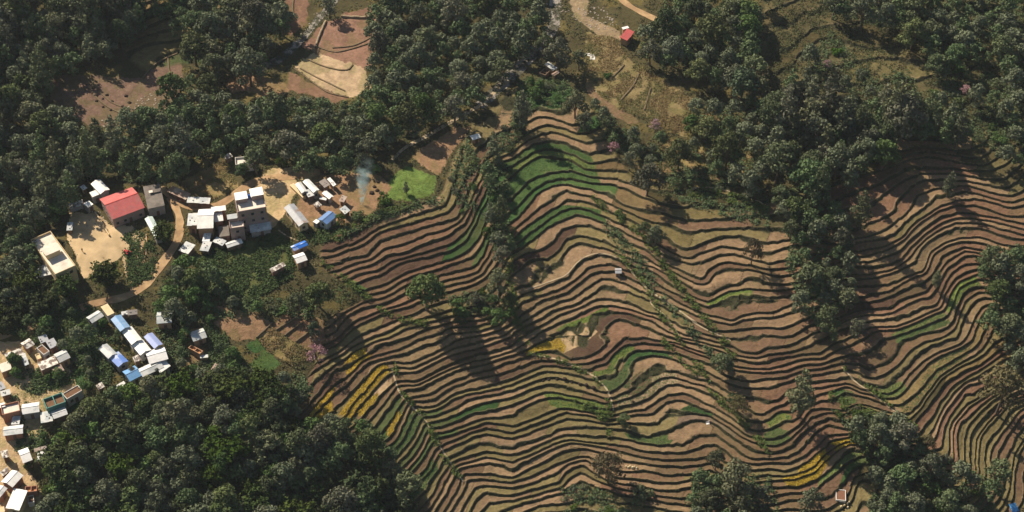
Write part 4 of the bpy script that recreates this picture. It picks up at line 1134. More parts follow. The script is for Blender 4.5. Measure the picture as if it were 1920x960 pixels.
def house(label, cat, name, crop, pts, h, typ, roof, wall, windows=0, over=.35, rise=None, group=None, door=True):
    ox, oy, s_ = CR[crop]; A_, B_, C_ = [np.array(p) for p in P(pts, ox, oy, s_)]
    cpx = (A_+C_)/2
    gz = 0.0
    for _ in range(6):
        c = unproj(cpx[0], cpx[1], gz+h); gz = ground_z(c[0], c[1])
    a, b, c_ = [unproj(p[0], p[1], gz+h)[:2] for p in (A_, B_, C_)]
    u = b-a; Lx = np.linalg.norm(u); u /= Lx; nrm = np.array([-u[1], u[0]]); W = float(np.dot(c_-b, nrm))
    if W < 0:   # keep the local y axis pointing away from AB
        a, b = b, a; u = -u; nrm = -nrm; W = -W
    W = max(W, 1.2); cen = (a+b)/2+nrm*W/2; rz = math.atan2(u[1], u[0])
    gz = min(ground_z(cen[0], cen[1]), gz+.5)
    e = empty(name, (cen[0], cen[1], gz), rz); tag(e, label, cat, group)
    l, w = Lx/2-over, W/2-over; l = max(l, .4); w = max(w, .4)
    rs_ = rise if rise is not None else (.17*W if typ == 'gable' else .09*W)
    m = MB()
    top = h-.04
    if typ == 'gable':
        m.add([(-l,-w,-1.5),(l,-w,-1.5),(l,w,-1.5),(-l,w,-1.5),(-l,-w,top),(l,-w,top),(l,w,top),(-l,w,top),(-l,0,top+rs_*w/(W/2)),(l,0,top+rs_*w/(W/2))],
              [(0,1,5,4),(1,2,6,9,5),(2,3,7,6),(3,0,4,8,7),(0,3,2,1)])
    elif typ == 'shed':
        m.add([(-l,-w,-1.5),(l,-w,-1.5),(l,w,-1.5),(-l,w,-1.5),(-l,-w,top),(l,-w,top),(l,w,top+rs_),(-l,w,top+rs_)],
              [(0,1,5,4),(1,2,6,5),(2,3,7,6),(3,0,4,7),(0,3,2,1)])
    else: m.box(-l, l, -w, w, -1.5, top)
    wl_ = m.build('wall', WMt[wall], e)
    # roof
    r = MB(); X, Y = Lx/2, W/2; t = .09
    if typ == 'gable':
        n = max(2, int(Lx/1.6))
        for sgn in (-1, 1):
            for i in range(n):    # overlapping sheets
                x0 = -X+2*X*i/n; x1 = -X+2*X*(i+1)/n+.06; dz = .02*(i % 2)+.01*random.random()
                ys, zs_ = sgn*Y, h-.02
                r.add([(x0,ys,zs_+dz),(x1,ys,zs_+dz),(x1,0,h+rs_+dz),(x0,0,h+rs_+dz),(x0,ys,zs_+t+dz),(x1,ys,zs_+t+dz),(x1,0,h+rs_+t+dz),(x0,0,h+rs_+t+dz)],
                      [(0,3,2,1),(4,5,6,7),(0,1,5,4),(1,2,6,5),(2,3,7,6),(3,0,4,7)] if sgn < 0 else [(0,1,2,3),(4,7,6,5),(0,4,5,1),(1,5,6,2),(2,6,7,3),(3,7,4,0)])
        ro = r.build('roof', RM[roof], e)
        rc = MB(); rc.box(-X-.03, X+.03, -.14, .14, h+rs_+.06, h+rs_+.15); rc.build('ridge_cap', RM[roof], ro)
    elif typ == 'shed':
        n = max(2, int(Lx/1.1))
        for i in range(n):
            x0 = -X+2*X*i/n; x1 = -X+2*X*(i+1)/n+.05; dz = .03*(i % 2)+.02*random.random(); q = random.uniform(-.12, .12); k_ = rs_*Y/max(w, .1)
            z0, z1 = h-.03-(k_-rs_)/2, h+rs_+(k_-rs_)/2
            r.add([(x0,-Y+q,z0+dz),(x1,-Y+q,z0+dz),(x1,Y+q*.5,z1+dz),(x0,Y+q*.5,z1+dz),(x0,-Y+q,z0+t+dz),(x1,-Y+q,z0+t+dz),(x1,Y+q*.5,z1+t+dz),(x0,Y+q*.5,z1+t+dz)],
                  [(0,3,2,1),(4,5,6,7),(0,1,5,4),(1,2,6,5),(2,3,7,6),(3,0,4,7)])
        ro = r.build('roof', RM[roof], e)
        if roof in ('tin', 'rust', 'grey', 'junk', 'dark', 'white'):
            if 'st' not in wm_cache:
                st = MB(); st.add([(-.2,-.14,0),(.18,-.16,0),(.22,.13,0),(-.16,.16,0),(-.13,-.09,.2),(.12,-.1,.17),(.14,.08,.21),(-.1,.1,.18)], [(0,3,2,1),(4,5,6,7),(0,1,5,4),(1,2,6,5),(2,3,7,6),(3,0,4,7)]); wm_cache['st'] = st.mesh('roof_stone', WMt['grey'])
            for _ in range(3):
                xx, yy = random.uniform(-.7, .7)*X, random.uniform(-.6, .6)*Y
                so = link('roof_stone', wm_cache['st'], ro); so.location = (xx, yy, h+rs_*(.5+yy/(2*Y))+.1)
    elif typ == 'flat':
        r.box(-X, X, -Y, Y, h-.02, h+.16); ro = r.build('roof', RM[roof], e)
    else:      # parapet, bed, ruin
        r.box(-l+.16, l-.16, -w+.16, w-.16, h-.02, h+.10); ro = r.build('roof', RM[roof], e)
        p_ = MB(); ph = {'parapet': .8, 'bed': .35, 'ruin': .9}[typ]
        p_.box(-l-.05, l+.05, -w-.05, -w+.16, h-.02, h+ph); p_.box(-l-.05, l+.05, w-.16, w+.05, h-.02, h+ph)
        p_.box(-l-.05, -l+.16, -w+.16, w-.16, h-.02, h+ph); p_.box(l-.16, l+.05, -w+.16, w-.16, h-.02, h+ph)
        if typ == 'ruin': p_.box(-.12, .12, -w+.16, w-.16, h+.1, h+ph)
        p_.build('parapet', WMt[wall], ro)
    if windows:
        fm, pm = window_mesh(1.1, 1.2)
        nfl = windows
        fh = h/nfl
        for side in range(4):
            ln = l if side % 2 == 0 else w
            off = w if side % 2 == 0 else l
            n = max(1, int(2*ln/2.7))
            for fl in range(nfl):
                for i in range(n):
                    xx = -ln+2*ln*(i+.5)/n
                    if fl == 0 and side == 0 and i == n//2 and door: continue
                    pos, ang = [((xx, -off-.02), 0), ((off+.02, xx), math.pi/2), ((xx, off+.02), math.pi), ((-off-.02, xx), -math.pi/2)][side]
                    o1 = link('window', fm, e); o1.location = (pos[0], pos[1], fl*fh+min(1.0, fh*.35)); o1.rotation_euler = (0, 0, ang)
                    link('pane', pm, o1)
    if door and h > 2:
        d = link('door', dm(), e); d.location = (l*.1, -w-.03, 0)
    HOUSES[label] = (e, l, w, h)
    return e, l, w, h
HT = """
large hall with a bright red gable roof beside the school yard|hall|gable_hall|h|865,790 1455,572 1185,217|4.2|gable|red|rose|1
square building with bare grey concrete roof right of the red roofed hall|building|concrete_building|h|1510,600 1815,540 1660,152|3.8|flat|conc|grey|1
white gable roofed house behind the left end of the red hall|house|gable_house|h|652,330 480,145 665,78|4.5|gable|bright|grey|1
low house with white flat sheet roof in front of the white gable roofed house|house|sheet_roofed_house|h|515,385 650,330 600,245|3.2|flat|bright|grey|1
small white roofed lean-to at the far left corner behind the red hall|shed|lean_to|h|345,255 415,215 365,160|2.4|shed|white|cream|0
little square white roofed store left of the red hall's gable end|shed|store_shed|h|430,572 530,512 440,450|2.6|flat|bright|grey|0
long low white patchy roofed shed left of the little square store|shed|low_shed|h|95,592 360,522 300,450|2.0|shed|junk|grey|0
pale green metal roofed house partly behind the bamboo beside the school yard|house|metal_roofed_house|s|965,395 1050,550 1112,525|3.0|gable|green|grey|1
long cream two storey school building with walled flat roof at the left of the yard|building|school_building|s|235,860 405,785 262,475|5.4|parapet|pconc|cream|2
shed with curved grey and white roof below the long cream school building|shed|curved_roof_shed|s|5,900 205,850 110,790|2.6|shed|tin|grey|0
long rusty roofed roadside shed, left one beside the dry round field|shed|roadside_shed|v|275,345 428,412 455,362|2.4|shed|rust|wood|0
long pale sheet roofed roadside shed, right one beside the dry round field|shed|roadside_shed|v|435,437 622,445 627,402|2.4|shed|tin|wood|0
three storey house with flat roof terrace, two roof rooms and rows of windows|house|three_storey_house|w|852,375 1257,305 1170,78|8.6|parapet|pconc|rose|3
flat roofed two storey house below the left corner of the three storey house|house|flat_roofed_house|w|747,605 950,575 880,430|5.4|parapet|pconc|rose|2
house with wide bright tin roof at the left end of the village row|house|wide_roofed_house|w|290,585 515,575 405,312|4.6|gable|bright|mud|1
grey sheet roofed lean-to on the left side of the wide bright tin roof|shed|lean_to|w|150,540 285,538 250,385|4.0|shed|tin|mud|0
house with narrow white top roof in the middle of the village row|house|narrow_house|w|490,352 690,328 655,272|5.2|shed|bright|brick|1
house with bluish white lower roof in the middle of the village row|house|sheet_roofed_house|w|530,490 655,472 615,352|4.0|shed|white|brick|1
brown walled house section between the bluish roof and the flat roofed house|house|brown_house|w|600,700 745,680 690,540|2.6|flat|conc|brick|0
long patchy glinting tin lean-to in front of the three storey house|shed|tin_lean_to|w|1030,637 1325,590 1285,500|2.6|shed|tin|grey|0
small bright tin hut, upper one directly below the wide bright roof|hut|tin_hut|w|362,755 462,760 500,655|2.2|shed|white|wood|0
small grey tin hut, lower one of the pair below the wide bright roof|hut|tin_hut|w|325,882 445,900 478,778|2.2|shed|tin|wood|0
tilted ribbed tin hut right of the pair of small huts|hut|tin_hut|w|505,760 640,820 662,742|2.2|shed|tin|wood|0
small long shed with half white half grey gable roof below the flat roofed house|shed|gable_shed|w|712,852 927,782 900,712|2.2|gable|white|wood|0
weathered tin roof by the road, lowest and leftmost of the village row|shed|roadside_hut|w|35,882 165,935 242,810|2.4|shed|tin|wood|0
long grey and rust gable roofed barn with cream base right of the three storey house|barn|long_barn|c|205,575 385,800 512,752|3.2|gable|grey|cream|1
pale gable roofed house, left part of the cluster behind the long barn|house|gable_house|c|418,402 340,292 402,252|3.0|gable|white|grey|1
bigger pale gable roofed house, right part of the cluster behind the long barn|house|gable_house|c|560,395 430,262 500,225|3.4|gable|white|grey|1
low tin porch roof in front of the pale gable cluster|shed|tin_porch|c|500,450 575,425 530,352|2.4|shed|tin|wood|0
narrow cream deck shed along the left side of the pale gable cluster|shed|narrow_shed|c|430,455 275,305 330,288|1.2|flat|cream|cream|0
dark brown tin roofed shed above right of the pale gable cluster|shed|dark_shed|c|690,335 625,262 700,232|2.4|shed|dark|wood|0
narrow light tin roofed shed beside the dark brown roofed shed|shed|narrow_shed|c|800,315 725,228 768,218|2.4|shed|white|wood|0
small white gable roofed hut between the cluster and the smoky field|hut|gable_hut|c|748,472 662,402 712,363|2.4|gable|bright|grey|0
tiny white L shaped shelter below the small white gable hut|hut|tiny_shelter|c|630,470 712,488 705,455|1.6|flat|bright|wood|0
small square tin hut in the gardens left above the bright blue roof|hut|square_hut|c|605,575 662,540 620,500|2.0|shed|junk|wood|0
house with bright blue gable roof beside the smoky field|house|blue_roofed_house|c|720,775 845,672 762,590|3.0|gable|blue|white|1
tiny white roofed outhouse touching the left end of the bright blue roof|hut|outhouse|c|600,770 640,738 608,700|2.2|flat|bright|grey|0
grey tin roofed hut between the bright blue roof and the smoky field|hut|tin_hut|c|935,650 1005,608 940,555|2.4|shed|tin|wood|0
small brown roofed hut at the left edge of the smoky field|hut|brown_hut|c|865,490 925,508 945,440|2.2|shed|rust|mud|0
tin roofed house left of the cream roof at the head of the long school row|house|tin_roofed_house|b|205,270 312,205 268,148|3.0|gable|tin|grey|1
cream flat roofed block at the head of the long school row|house|cream_block|b|345,207 407,178 332,100|3.0|flat|cream|grey|0
blue roofed block, topmost of the long row of joined school roofs|building|row_block|b|458,345 372,235 460,190|3.2|gable|lblue|white|1
white roofed block second in the long row, below the blue roof|building|row_block|b|560,465 465,345 575,315|3.2|gable|bright|white|1
white roofed block third in the long row, meeting the big white roofs|building|row_block|b|638,560 560,465 662,418|3.2|gable|bright|white|1
faded violet blue roofed block right of the long row|building|row_block|b|765,500 670,395 755,363|3.2|gable|peri|cream|1
big white roofed block where the long row meets the lower wing|building|row_block|b|720,640 890,592 820,490|3.4|gable|bright|white|1
white strip roofed wing, lowest right of the school row|building|row_block|b|818,715 912,655 880,598|3.0|shed|bright|white|0
long white roofed wing left of the lowest right wing|building|row_block|b|660,755 850,668 800,600|3.1|gable|white|white|0
blue roofed block at the bottom of the school row, nearest the forest|building|row_block|b|545,795 655,740 572,658|3.0|gable|lblue|white|1
pale grey roofed block, upper left piece of the short school row|building|row_block|b|350,590 260,500 345,458|3.0|gable|tin|grey|1
worn blue and white roofed block, lower right piece of the short school row|building|row_block|b|440,665 352,578 435,515|3.0|gable|bluew|grey|1
small patched tin shed between the short row and the big white roofs|shed|patched_shed|b|590,622 645,600 615,560|2.4|shed|junk|wood|0
long white low roof at the forest edge below the school row|shed|low_shed|b|400,890 515,822 490,795|2.4|shed|bright|wood|0
tiny striped tin hut left of the long white low roof|hut|tin_hut|b|262,868 317,842 282,810|2.0|shed|junk|wood|0
tin roofed house with tree shadow, alone right of the school row|house|tin_roofed_house|b|785,275 920,265 892,160|3.0|gable|tin|mud|1
dark low shed in the shade above the blue top of the school row|shed|dark_shed|b|525,200 612,190 605,150|2.2|shed|dark|wood|0
small light blue hut roof touching the dark low shed above the school row|hut|tiny_hut|b|470,200 530,190 505,165|2.0|shed|tin|wood|0
dark tin roofed mud house beside the garden trees, above the orange ruin|house|mud_house|g|215,405 385,350 270,255|2.8|gable|tin|mud|1
roofless orange mud walled ruin in the garden below the dark tin house|ruin|mud_ruin|g|150,500 300,580 330,530|1.4|ruin|orange|mud|0
small grey slab roof at the right end of the orange mud ruin|hut|slab_hut|g|300,610 400,600 380,565|1.6|flat|tin|mud|0
narrow plank roofed shed below the orange mud ruin|shed|plank_shed|g|430,740 510,770 440,650|1.8|shed|rust|wood|0
small pale roofed house, top left of the shabby roof group at the left border|house|pale_house|a|215,155 285,115 220,75|2.6|gable|junk|mud|0
patchy white roofed house at the left border above the bright green tree|house|patchy_house|a|60,250 200,200 130,165|2.6|shed|junk|mud|0
bluish tin roof right of the patchy white roof, above the bright green tree|shed|tin_shed|a|200,290 238,278 170,205|2.4|shed|tin|wood|0
small grey tin roof at the top of the shabby roof group|shed|tin_shed|a|335,105 400,80 360,40|2.4|shed|grey|wood|0
brownish tin roofed house at the top right of the shabby roof group|house|tin_roofed_house|a|410,148 475,118 420,75|2.8|shed|grey|brick|0
small walled flat roof with brown earth bed in the shabby roof group|house|walled_roof_house|a|358,205 410,172 352,112|3.0|bed|brown|white|0
tiny square cream walled box left of the small walled flat roof|hut|square_box|a|305,245 345,230 315,190|1.6|bed|cream|cream|0
long littered white flat roof with a scrap of light blue, in the shabby roof group|house|littered_roof_house|a|340,328 480,270 430,213|2.8|flat|junk|brick|0
light grey tin roofed house right of the littered white roof|house|tin_roofed_house|a|487,265 577,222 515,160|3.0|gable|tin|mud|0
rusty small shed in front of the littered white roof|shed|rusty_shed|a|450,360 527,325 482,290|2.2|shed|rust|wood|0
teal walled house with two brown beds on its flat roof behind a red rim|house|teal_house|a|385,655 545,597 505,520|3.4|ruin|brown|teal|1
flat roofed house with one large brown bed, right above the teal walled house|house|earth_roof_house|a|548,568 680,492 638,447|3.2|bed|brown|white|1
white roofed house with bluish tin front, left of the teal walled house|house|two_tone_house|a|180,687 322,665 305,585|3.0|gable|white|grey|1
orange flat roofed house at the left border beside the two tone white roof|house|flat_roofed_house|a|20,705 172,668 132,592|3.0|parapet|pconc|brick|1
white sheet roofed corner house cut by the left border above the orange flat roof|house|corner_house|a|-20,640 45,622 25,592|3.4|flat|bright|brick|0
small grey roofed hut below the orange flat roof|hut|grey_hut|a|90,770 157,768 155,706|2.2|shed|tin|wood|0
tin roofed hut directly below the teal walled house, left one|hut|tin_hut|a|335,757 432,740 400,665|2.4|shed|tin|wood|0
gable tin roofed house directly below the teal walled house, right one|house|gable_house|a|440,725 555,685 520,627|2.6|gable|white|wood|0
house with white and tin roof bearing a rusty patch, on the left border|house|rust_patched_house|a|27,862 187,842 175,770|2.8|gable|white|brick|1
grey tin roof on the left border, upper one above the green thicket|shed|border_shed|a|0,490 47,468 20,418|2.4|shed|grey|wood|0
whitish curved tin roof on the left border, lower one above the green thicket|shed|border_shed|a|10,540 88,520 60,487|2.4|shed|tin|wood|0
brown flat roofed house on the left border below the patchy white roof|house|brown_flat_house|a|15,345 102,312 80,245|2.8|flat|pconc|mud|0
white steep roofed house in the middle of the lower left group|house|white_house|z|230,475 325,440 290,310|3.2|gable|bright|mud|1
rusty topped tin shed right of the white steep roofed house|shed|rusty_shed|z|345,362 470,330 480,308|2.2|shed|rust|wood|0
small light tin roof right of the white steep roofed house, lower one|shed|tin_shed|z|365,450 437,448 430,362|2.2|shed|tin|wood|0
patchy white roof with rusty holes on the left border below the rusty patched house|house|patchy_house|z|25,425 92,405 75,342|2.6|shed|junk|brick|0
long white gable roofed house, uppermost of the three big roofs in the bottom left corner|house|gable_house|z|125,715 235,597 120,542|3.4|gable|bright|brick|1
big square bright white roof, lowest in the bottom left corner|house|square_house|z|55,920 192,942 226,750|3.2|shed|bright|cream|0
white gable roof cut by the left border in the bottom left corner|house|border_house|z|0,815 75,725 10,682|3.2|gable|white|brick|0
unfinished orange brick house without roof right of the big square white roof|ruin|brick_shell|z|250,782 377,770 365,710|1.6|ruin|orange|brick|0
small white rimmed earth bed roof below the unfinished brick house|house|earth_roof_house|z|280,882 347,868 340,792|1.2|bed|brown|white|0
small junk covered tin roof between the patchy roof and the long white gable roof|shed|tin_shed|z|28,600 102,552 70,520|2.4|shed|junk|wood|0
cream ended sheet roof cut by the bottom border in the corner|house|corner_house|z|-10,975 50,960 40,905|2.4|flat|cream|brick|0
house with bluish and blue stripes of tin roof beside the end of the upper terraces|house|striped_roof_house|u|490,300 745,190 660,115|2.8|gable|bluew|mud|0
white wide roofed house below the blue striped roof beside the upper terraces|house|white_roofed_house|u|545,525 735,460 612,330|2.8|gable|bright|mud|0
debris covered white roof half hidden by trees left of the white wide roof|house|hidden_house|u|95,680 345,560 310,500|2.4|shed|junk|brick|0
small house with red roof at the top beside the wood, above the dry slope|house|red_roofed_house|t|1038,270 1104,190 1050,150|3.0|shed|red|mud|0
white flat annex touching the upper end of the small red roof|hut|white_annex|t|1000,172 1055,158 1040,140|2.2|flat|bright|mud|0
grey roofed farm house at the pass above the terraced hollow|house|farm_house|t|372,540 408,515 350,452|2.6|shed|tin|mud|0
tan roofed small barn right of the grey roofed farm house at the pass|barn|small_barn|t|378,590 432,558 415,535|2.4|gable|rust|mud|0
low stone pen in front of the grey roofed farm house at the pass|pen|stone_pen|t|300,600 345,555 300,520|.9|ruin|brown|wood|0
tiny field hut with pale grey roof alone on the middle terraces|hut|field_hut|m|580,580 616,580 610,551|1.7|gable|grey|wood|0
tiny white roofed hut on the bank above the steep narrow steps|hut|field_hut|n|1218,790 1265,775 1250,750|2.2|gable|white|mud|0
cream and white house behind the spreading tree above the dirt track|house|cream_house|v|835,140 985,125 965,65|3.0|parapet|pconc|white|1
little tin roof left of the cream house behind the spreading tree|hut|tin_hut|v|760,85 815,60 790,35|2.2|shed|junk|wood|0
small pale blue tin shed cut by the bottom right border|shed|blue_shed|r|1375,962 1412,955 1390,912|2.4|shed|lblue|wood|0
low tin shed in the shade at the upper left corner of the school yard|shed|shaded_shed|s|325,490 372,488 350,430|2.0|shed|tin|wood|0
"""
for ln in HT.strip().split('\n'):
    a = ln.split('|')
    house(a[0], a[1], a[2], a[3], a[4], float(a[5]), a[6], a[7], a[8], int(a[9]), over=.12 if a[6] in ('flat', 'bed', 'ruin', 'parapet') else .35,
          rise={'gable_hall': 1.9}.get(a[2]))
def roof_room(lab, name, fx, fy, sx, sy, hh, roof, wall='rose'):
    e, l, w, h = HOUSES[lab]; cx, cy = fx*l, fy*w
    m = MB(); m.box(cx-sx/2, cx+sx/2, cy-sy/2, cy+sy/2, h+.09, h+hh); m.build(name, WMt[wall], e)
    r = MB(); r.box(cx-sx/2-.35, cx+sx/2+.35, cy-sy/2-.35, cy+sy/2+.35, h+hh+.002, h+hh+.1); r.build('roof_room_cover', RM[roof], e)
L3 = [k for k in HOUSES if k.startswith('three storey')][0]; LS = [k for k in HOUSES if k.startswith('long cream two')][0]; LF = [k for k in HOUSES if k.startswith('flat roofed two')][0]; LC = [k for k in HOUSES if k.startswith('square building')][0]
roof_room(L3, 'roof_room', -.55, .45, 3.4, 3.0, 2.1, 'bright'); roof_room(L3, 'roof_room', .55, .55, 3.6, 3.2, 2.3, 'bright')
roof_room(LS, 'stair_house', -.1, .0, 4.6, 3.4, 2.4, 'pconc', 'cream'); roof_room(LF, 'roof_room', -.45, .65, 2.6, 1.6, 1.9, 'tin')
roof_room(LC, 'skylight_box', .35, .35, 2.4, .9, .5, 'conc', 'grey'); roof_room(LC, 'chimney_stack', -.25, .3, .6, .5, .8, 'pconc', 'grey')
e, l, w, h = HOUSES[L3]
tk = MB(); tk.tube([(0,0,0),(0,0,.15),(0,0,1.1),(0,0,1.35),(0,0,1.45)], [.55,.62,.62,.4,.2], 14); t_ = tk.build('water_tank', M_tank)
t_.location = e.matrix_basis @ Vector((l*.0, w*.55, h+.11)); tag(t_, 'blue round water tank on the roof terrace of the three storey house', 'water tank')
e, l, w, h = HOUSES[[k for k in HOUSES if k.startswith('large hall')][0]]
# raised walk with pale kerb along the hall's gable end
b_ = MB(); b_.box(-l-3.1, -l-2.7, -w-2.5, w-.5, -1.2, .55); t_ = b_.build('retaining_wall', WMt['cream']); t_.matrix_basis = e.matrix_basis.copy()
tag(t_, 'narrow cream retaining wall running along the gable end of the red roofed hall', 'wall')
# ------------------------------------------------------------------ small things
def place(o, px, py, rz=0, dz=0):
    p = at(px, py); o.location = (p.x, p.y, p.z+dz); o.rotation_euler = (0, 0, rz); return o
# people: one skinned figure each
M_skin = nodemat('skin', (.28,.15,.09), noise=.05, rough=.7); M_hair = nodemat('hair', (.02,.015,.012), noise=0, rough=.6)
def cloth(n, c): return nodemat('cloth_'+n, c, noise=.12, scale=4, rough=.9)
CL = dict(dark=cloth('dark', (.03,.03,.04)), red=cloth('red', (.42,.04,.05)), blue=cloth('blue', (.05,.10,.28)), pale=cloth('pale', (.60,.55,.48)), brown=cloth('brown', (.16,.09,.05)))
def person(px, py, rz, top, leg, label, step=.18, bend=0.0):
    e = empty('person', (0, 0, 0)); place(e, px, py, rz); tag(e, label, 'person')
    J = [(0,0,.95,.13),(0,.0+bend*.2,1.18,.14),(0,bend*.45,1.40-bend*.12,.15),(0,bend*.6,1.50-bend*.15,.055),(0,bend*.7,1.57-bend*.18,.085),(0,bend*.75,1.68-bend*.2,.095),
         (.19,bend*.45,1.40-bend*.12,.06),(.26,.02+bend*.5,1.12,.045),(.25,.14+bend*.6,.88,.035),(.25,.18+bend*.6,.78,.045),
         (-.19,bend*.45,1.40-bend*.12,.06),(-.26,-.04+bend*.5,1.12,.045),(-.25,.05+bend*.6,.88,.035),(-.25,.08+bend*.6,.78,.045),
         (.10,0,.86,.095),(.11,step*.6,.48,.065),(.11,step,.08,.045),(.11,step+.17,.03,.04),
         (-.10,0,.86,.095),(-.11,-step*.2,.48,.065),(-.11,-step,.08,.045),(-.11,-step+.17,.03,.04)]
    E_ = [(0,1),(1,2),(2,3),(3,4),(4,5),(2,6),(6,7),(7,8),(8,9),(2,10),(10,11),(11,12),(12,13),(0,14),(14,15),(15,16),(16,17),(0,18),(18,19),(19,20),(20,21)]
    me = bpy.data.meshes.new('body'); me.from_pydata([j[:3] for j in J], E_, []); ob = link('body', me, e)
    md = ob.modifiers.new('skin', 'SKIN')
    for i, j in enumerate(J): me.skin_vertices[0].data[i].radius = (j[3], j[3])
    me.skin_vertices[0].data[0].use_root = True
    sb = ob.modifiers.new('sub', 'SUBSURF'); sb.levels = 1; sb.render_levels = 1
    dg = bpy.context.evaluated_depsgraph_get(); nm = bpy.data.meshes.new_from_object(ob.evaluated_get(dg)); ob.modifiers.clear(); ob.data = nm
    nm.materials.clear()
    for m_ in (M_skin, CL[top], CL[leg], M_hair): nm.materials.append(m_)
    for p_ in nm.polygons:
        z = p_.center.z; ax = abs(p_.center.x)
        p_.material_index = 0 if (z > 1.46-bend*.14 or (ax > .2 and z < 1.05)) else (1 if z > .88 or ax > .2 else (2 if z > .08 else 3))
    hb = bmesh_ico(.112); ho = link('hair', mesh_np('hair', hb[0]*[1, 1.05, .8]+[0, bend*.75-.02, 1.725-bend*.2], hb[1], [M_hair]), e)
    return e
import bmesh
def bmesh_ico(r, sub=2):
    bm = bmesh.new(); bmesh.ops.create_icosphere(bm, subdivisions=sub, radius=r)
    v = np.array([x.co[:] for x in bm.verts]); f = np.array([[q.index for q in p.verts] for p in bm.faces]); bm.free(); return v, f
for x in SPECIAL[:0]: pass
person(155, 473, .6, 'dark', 'dark', 'person in dark clothes walking alone across the sandy school yard', .22)
person(338, 378, 2.2, 'red', 'pale', 'person in a red top on the road by the roadside sheds, left of a pair')
person(343, 381, -2.0, 'red', 'dark', 'person in dark trousers on the road by the roadside sheds, right of a pair')
person(248, 410, 1.0, 'blue', 'dark', 'person in blue standing at the top of the yard below the red hall')
person(278, 335+75, .4, 'pale', 'dark', 'person in a pale top between the red hall and the pale green roof', .05)
person(1332, 797, 1.4, 'dark', 'dark', 'person in dark clothes at work on the brown terraces at the lower middle', .12, .8)
# red motor tricycle in the yard
def loft_box(mb, x0, x1, y0, y1, z0, z1, c=.08):
    mb.add([(x0,y0,z0),(x1,y0,z0),(x1,y1,z0),(x0,y1,z0),(x0+c,y0+c,z1),(x1-c,y0+c,z1),(x1-c,y1-c,z1),(x0+c,y1-c,z1)], [(0,3,2,1),(4,5,6,7),(0,1,5,4),(1,2,6,5),(2,3,7,6),(3,0,4,7)])
M_red = nodemat('red_paint', (.40,.03,.03), noise=.08, rough=.4); M_rub = nodemat('rubber', (.02,.02,.02), noise=0, rough=.9); M_wht = nodemat('white_cloth', (.85,.82,.76), noise=.05, rough=.9)
e = empty('tractor', (0,0,0)); place(e, 240, 476, .8); tag(e, 'small red tractor parked at the rim of the sandy school yard beside the bamboo', 'tractor')
b = MB(); loft_box(b, -.45, .45, .1, 1.5, .55, 1.15); b.tube([(.25, 1.1, 1.1), (.25, 1.1, 1.6)], [.04, .04], 6); b.build('bonnet', M_red, e)
b = MB(); loft_box(b, -.35, .35, -.7, -.15, .7, 1.05); loft_box(b, -.35, .35, -.8, -.68, 1.0, 1.5, .03); b.build('seat', M_rub, e)
b = MB(); loft_box(b, -.85, -.5, -1.0, .0, 1.15, 1.3); loft_box(b, .5, .85, -1.0, .0, 1.15, 1.3); b.build('mudguards', M_red, e)
b = MB(); b.tube([(0,.05,1.1),(0,-.15,1.35)], [.03,.03], 6); b.tube([(-.2,-.15,1.36),(0,-.12,1.40),(.2,-.15,1.36)], [.025,.025,.025], 6); b.build('steering_wheel', M_rub, e)
for sx in (-.68, .68):
    b = MB(); b.tube([(sx-.14,-.5,.62),(sx-.1,-.5,.62),(sx+.1,-.5,.62),(sx+.14,-.5,.62)], [.5,.62,.62,.5], 18); b.build('wheel', M_rub, e)
    b = MB(); b.tube([(sx*.9-.1,1.2,.35),(sx*.9+.1,1.2,.35)], [.35,.35], 16); b.build('wheel', M_rub, e)
# hay and dung heaps on the terraces
def heap_mesh(r, h, seed, m, name):
    v, f = bmesh_ico(1.0, 3); d = 1+.25*(fbm(v[:, 0]*2+seed, v[:, 1]*2+v[:, 2], seed)-.5)*2
    v = v*d[:, None]*[r, r, h]; v[:, 2] = np.maximum(v[:, 2], -.1); return mesh_np(name, v, f, [m], smooth=True)
M_dung = nodemat('dark_manure', (.045,.030,.022), noise=.3, scale=3, rough=1); M_straw = nodemat('straw', (.62,.50,.30), noise=.25, scale=4, rough=1)
hm = [heap_mesh(.62, .5, i, M_dung, 'manure_heap') for i in range(3)]
sm = [heap_mesh(.42, .75, i, M_straw, 'straw_bundle') for i in range(3)]
def heaps(pts, ms, name, label, cat, group, s=1.0):
    for i, (x, y) in enumerate(pts):
        o = link(name, ms[i % 3]); place(o, x, y, i*1.3); o.scale = (s*(.8+.1*(i % 4)),)*3
        tag(o, label, cat, group)
heaps(P('1018,714 1029,712 1044,711 1059,713 1072,717 1087,721 1099,724 1113,729'), hm, 'manure_heap', 'small dark manure heap in the curved row on the brown step below the mustard plot', 'heap', 'row of manure heaps')
heaps(P('157,163 164,160 175,166 180,179 193,185 210,190 230,200 243,193 262,203 181,189 200,178 236,180 193,200 208,206'), hm, 'manure_heap', 'small dark manure heap on the ploughed hollow at the upper left', 'heap', 'manure heaps in the ploughed hollow')
heaps(P('1174,876 1178,878 1182,876 1186,879 1190,877 1194,880'), sm, 'straw_bundle', 'pale straw bundle in the line beside the lone thin tree on the lower terraces', 'straw bundle', 'line of straw bundles')
heaps(P('1583,950 1588,947 1590,952 1577,953 1592,944'), sm, 'straw_bundle', 'pale straw bundle below the white framed seed bed at the bottom right', 'straw bundle', 'straw bundles by the seed bed', .9)
heaps(P('702,350 707,357 715,362 697,362 709,341'), hm, 'manure_heap', 'dark heap of dug weeds on the bare smoky field', 'heap', 'heaps on the smoky field', 1.3)
heaps(P('1187,755'), hm, 'manure_heap', 'single dark heap on the widest tan plot in the lower middle', 'heap', None)
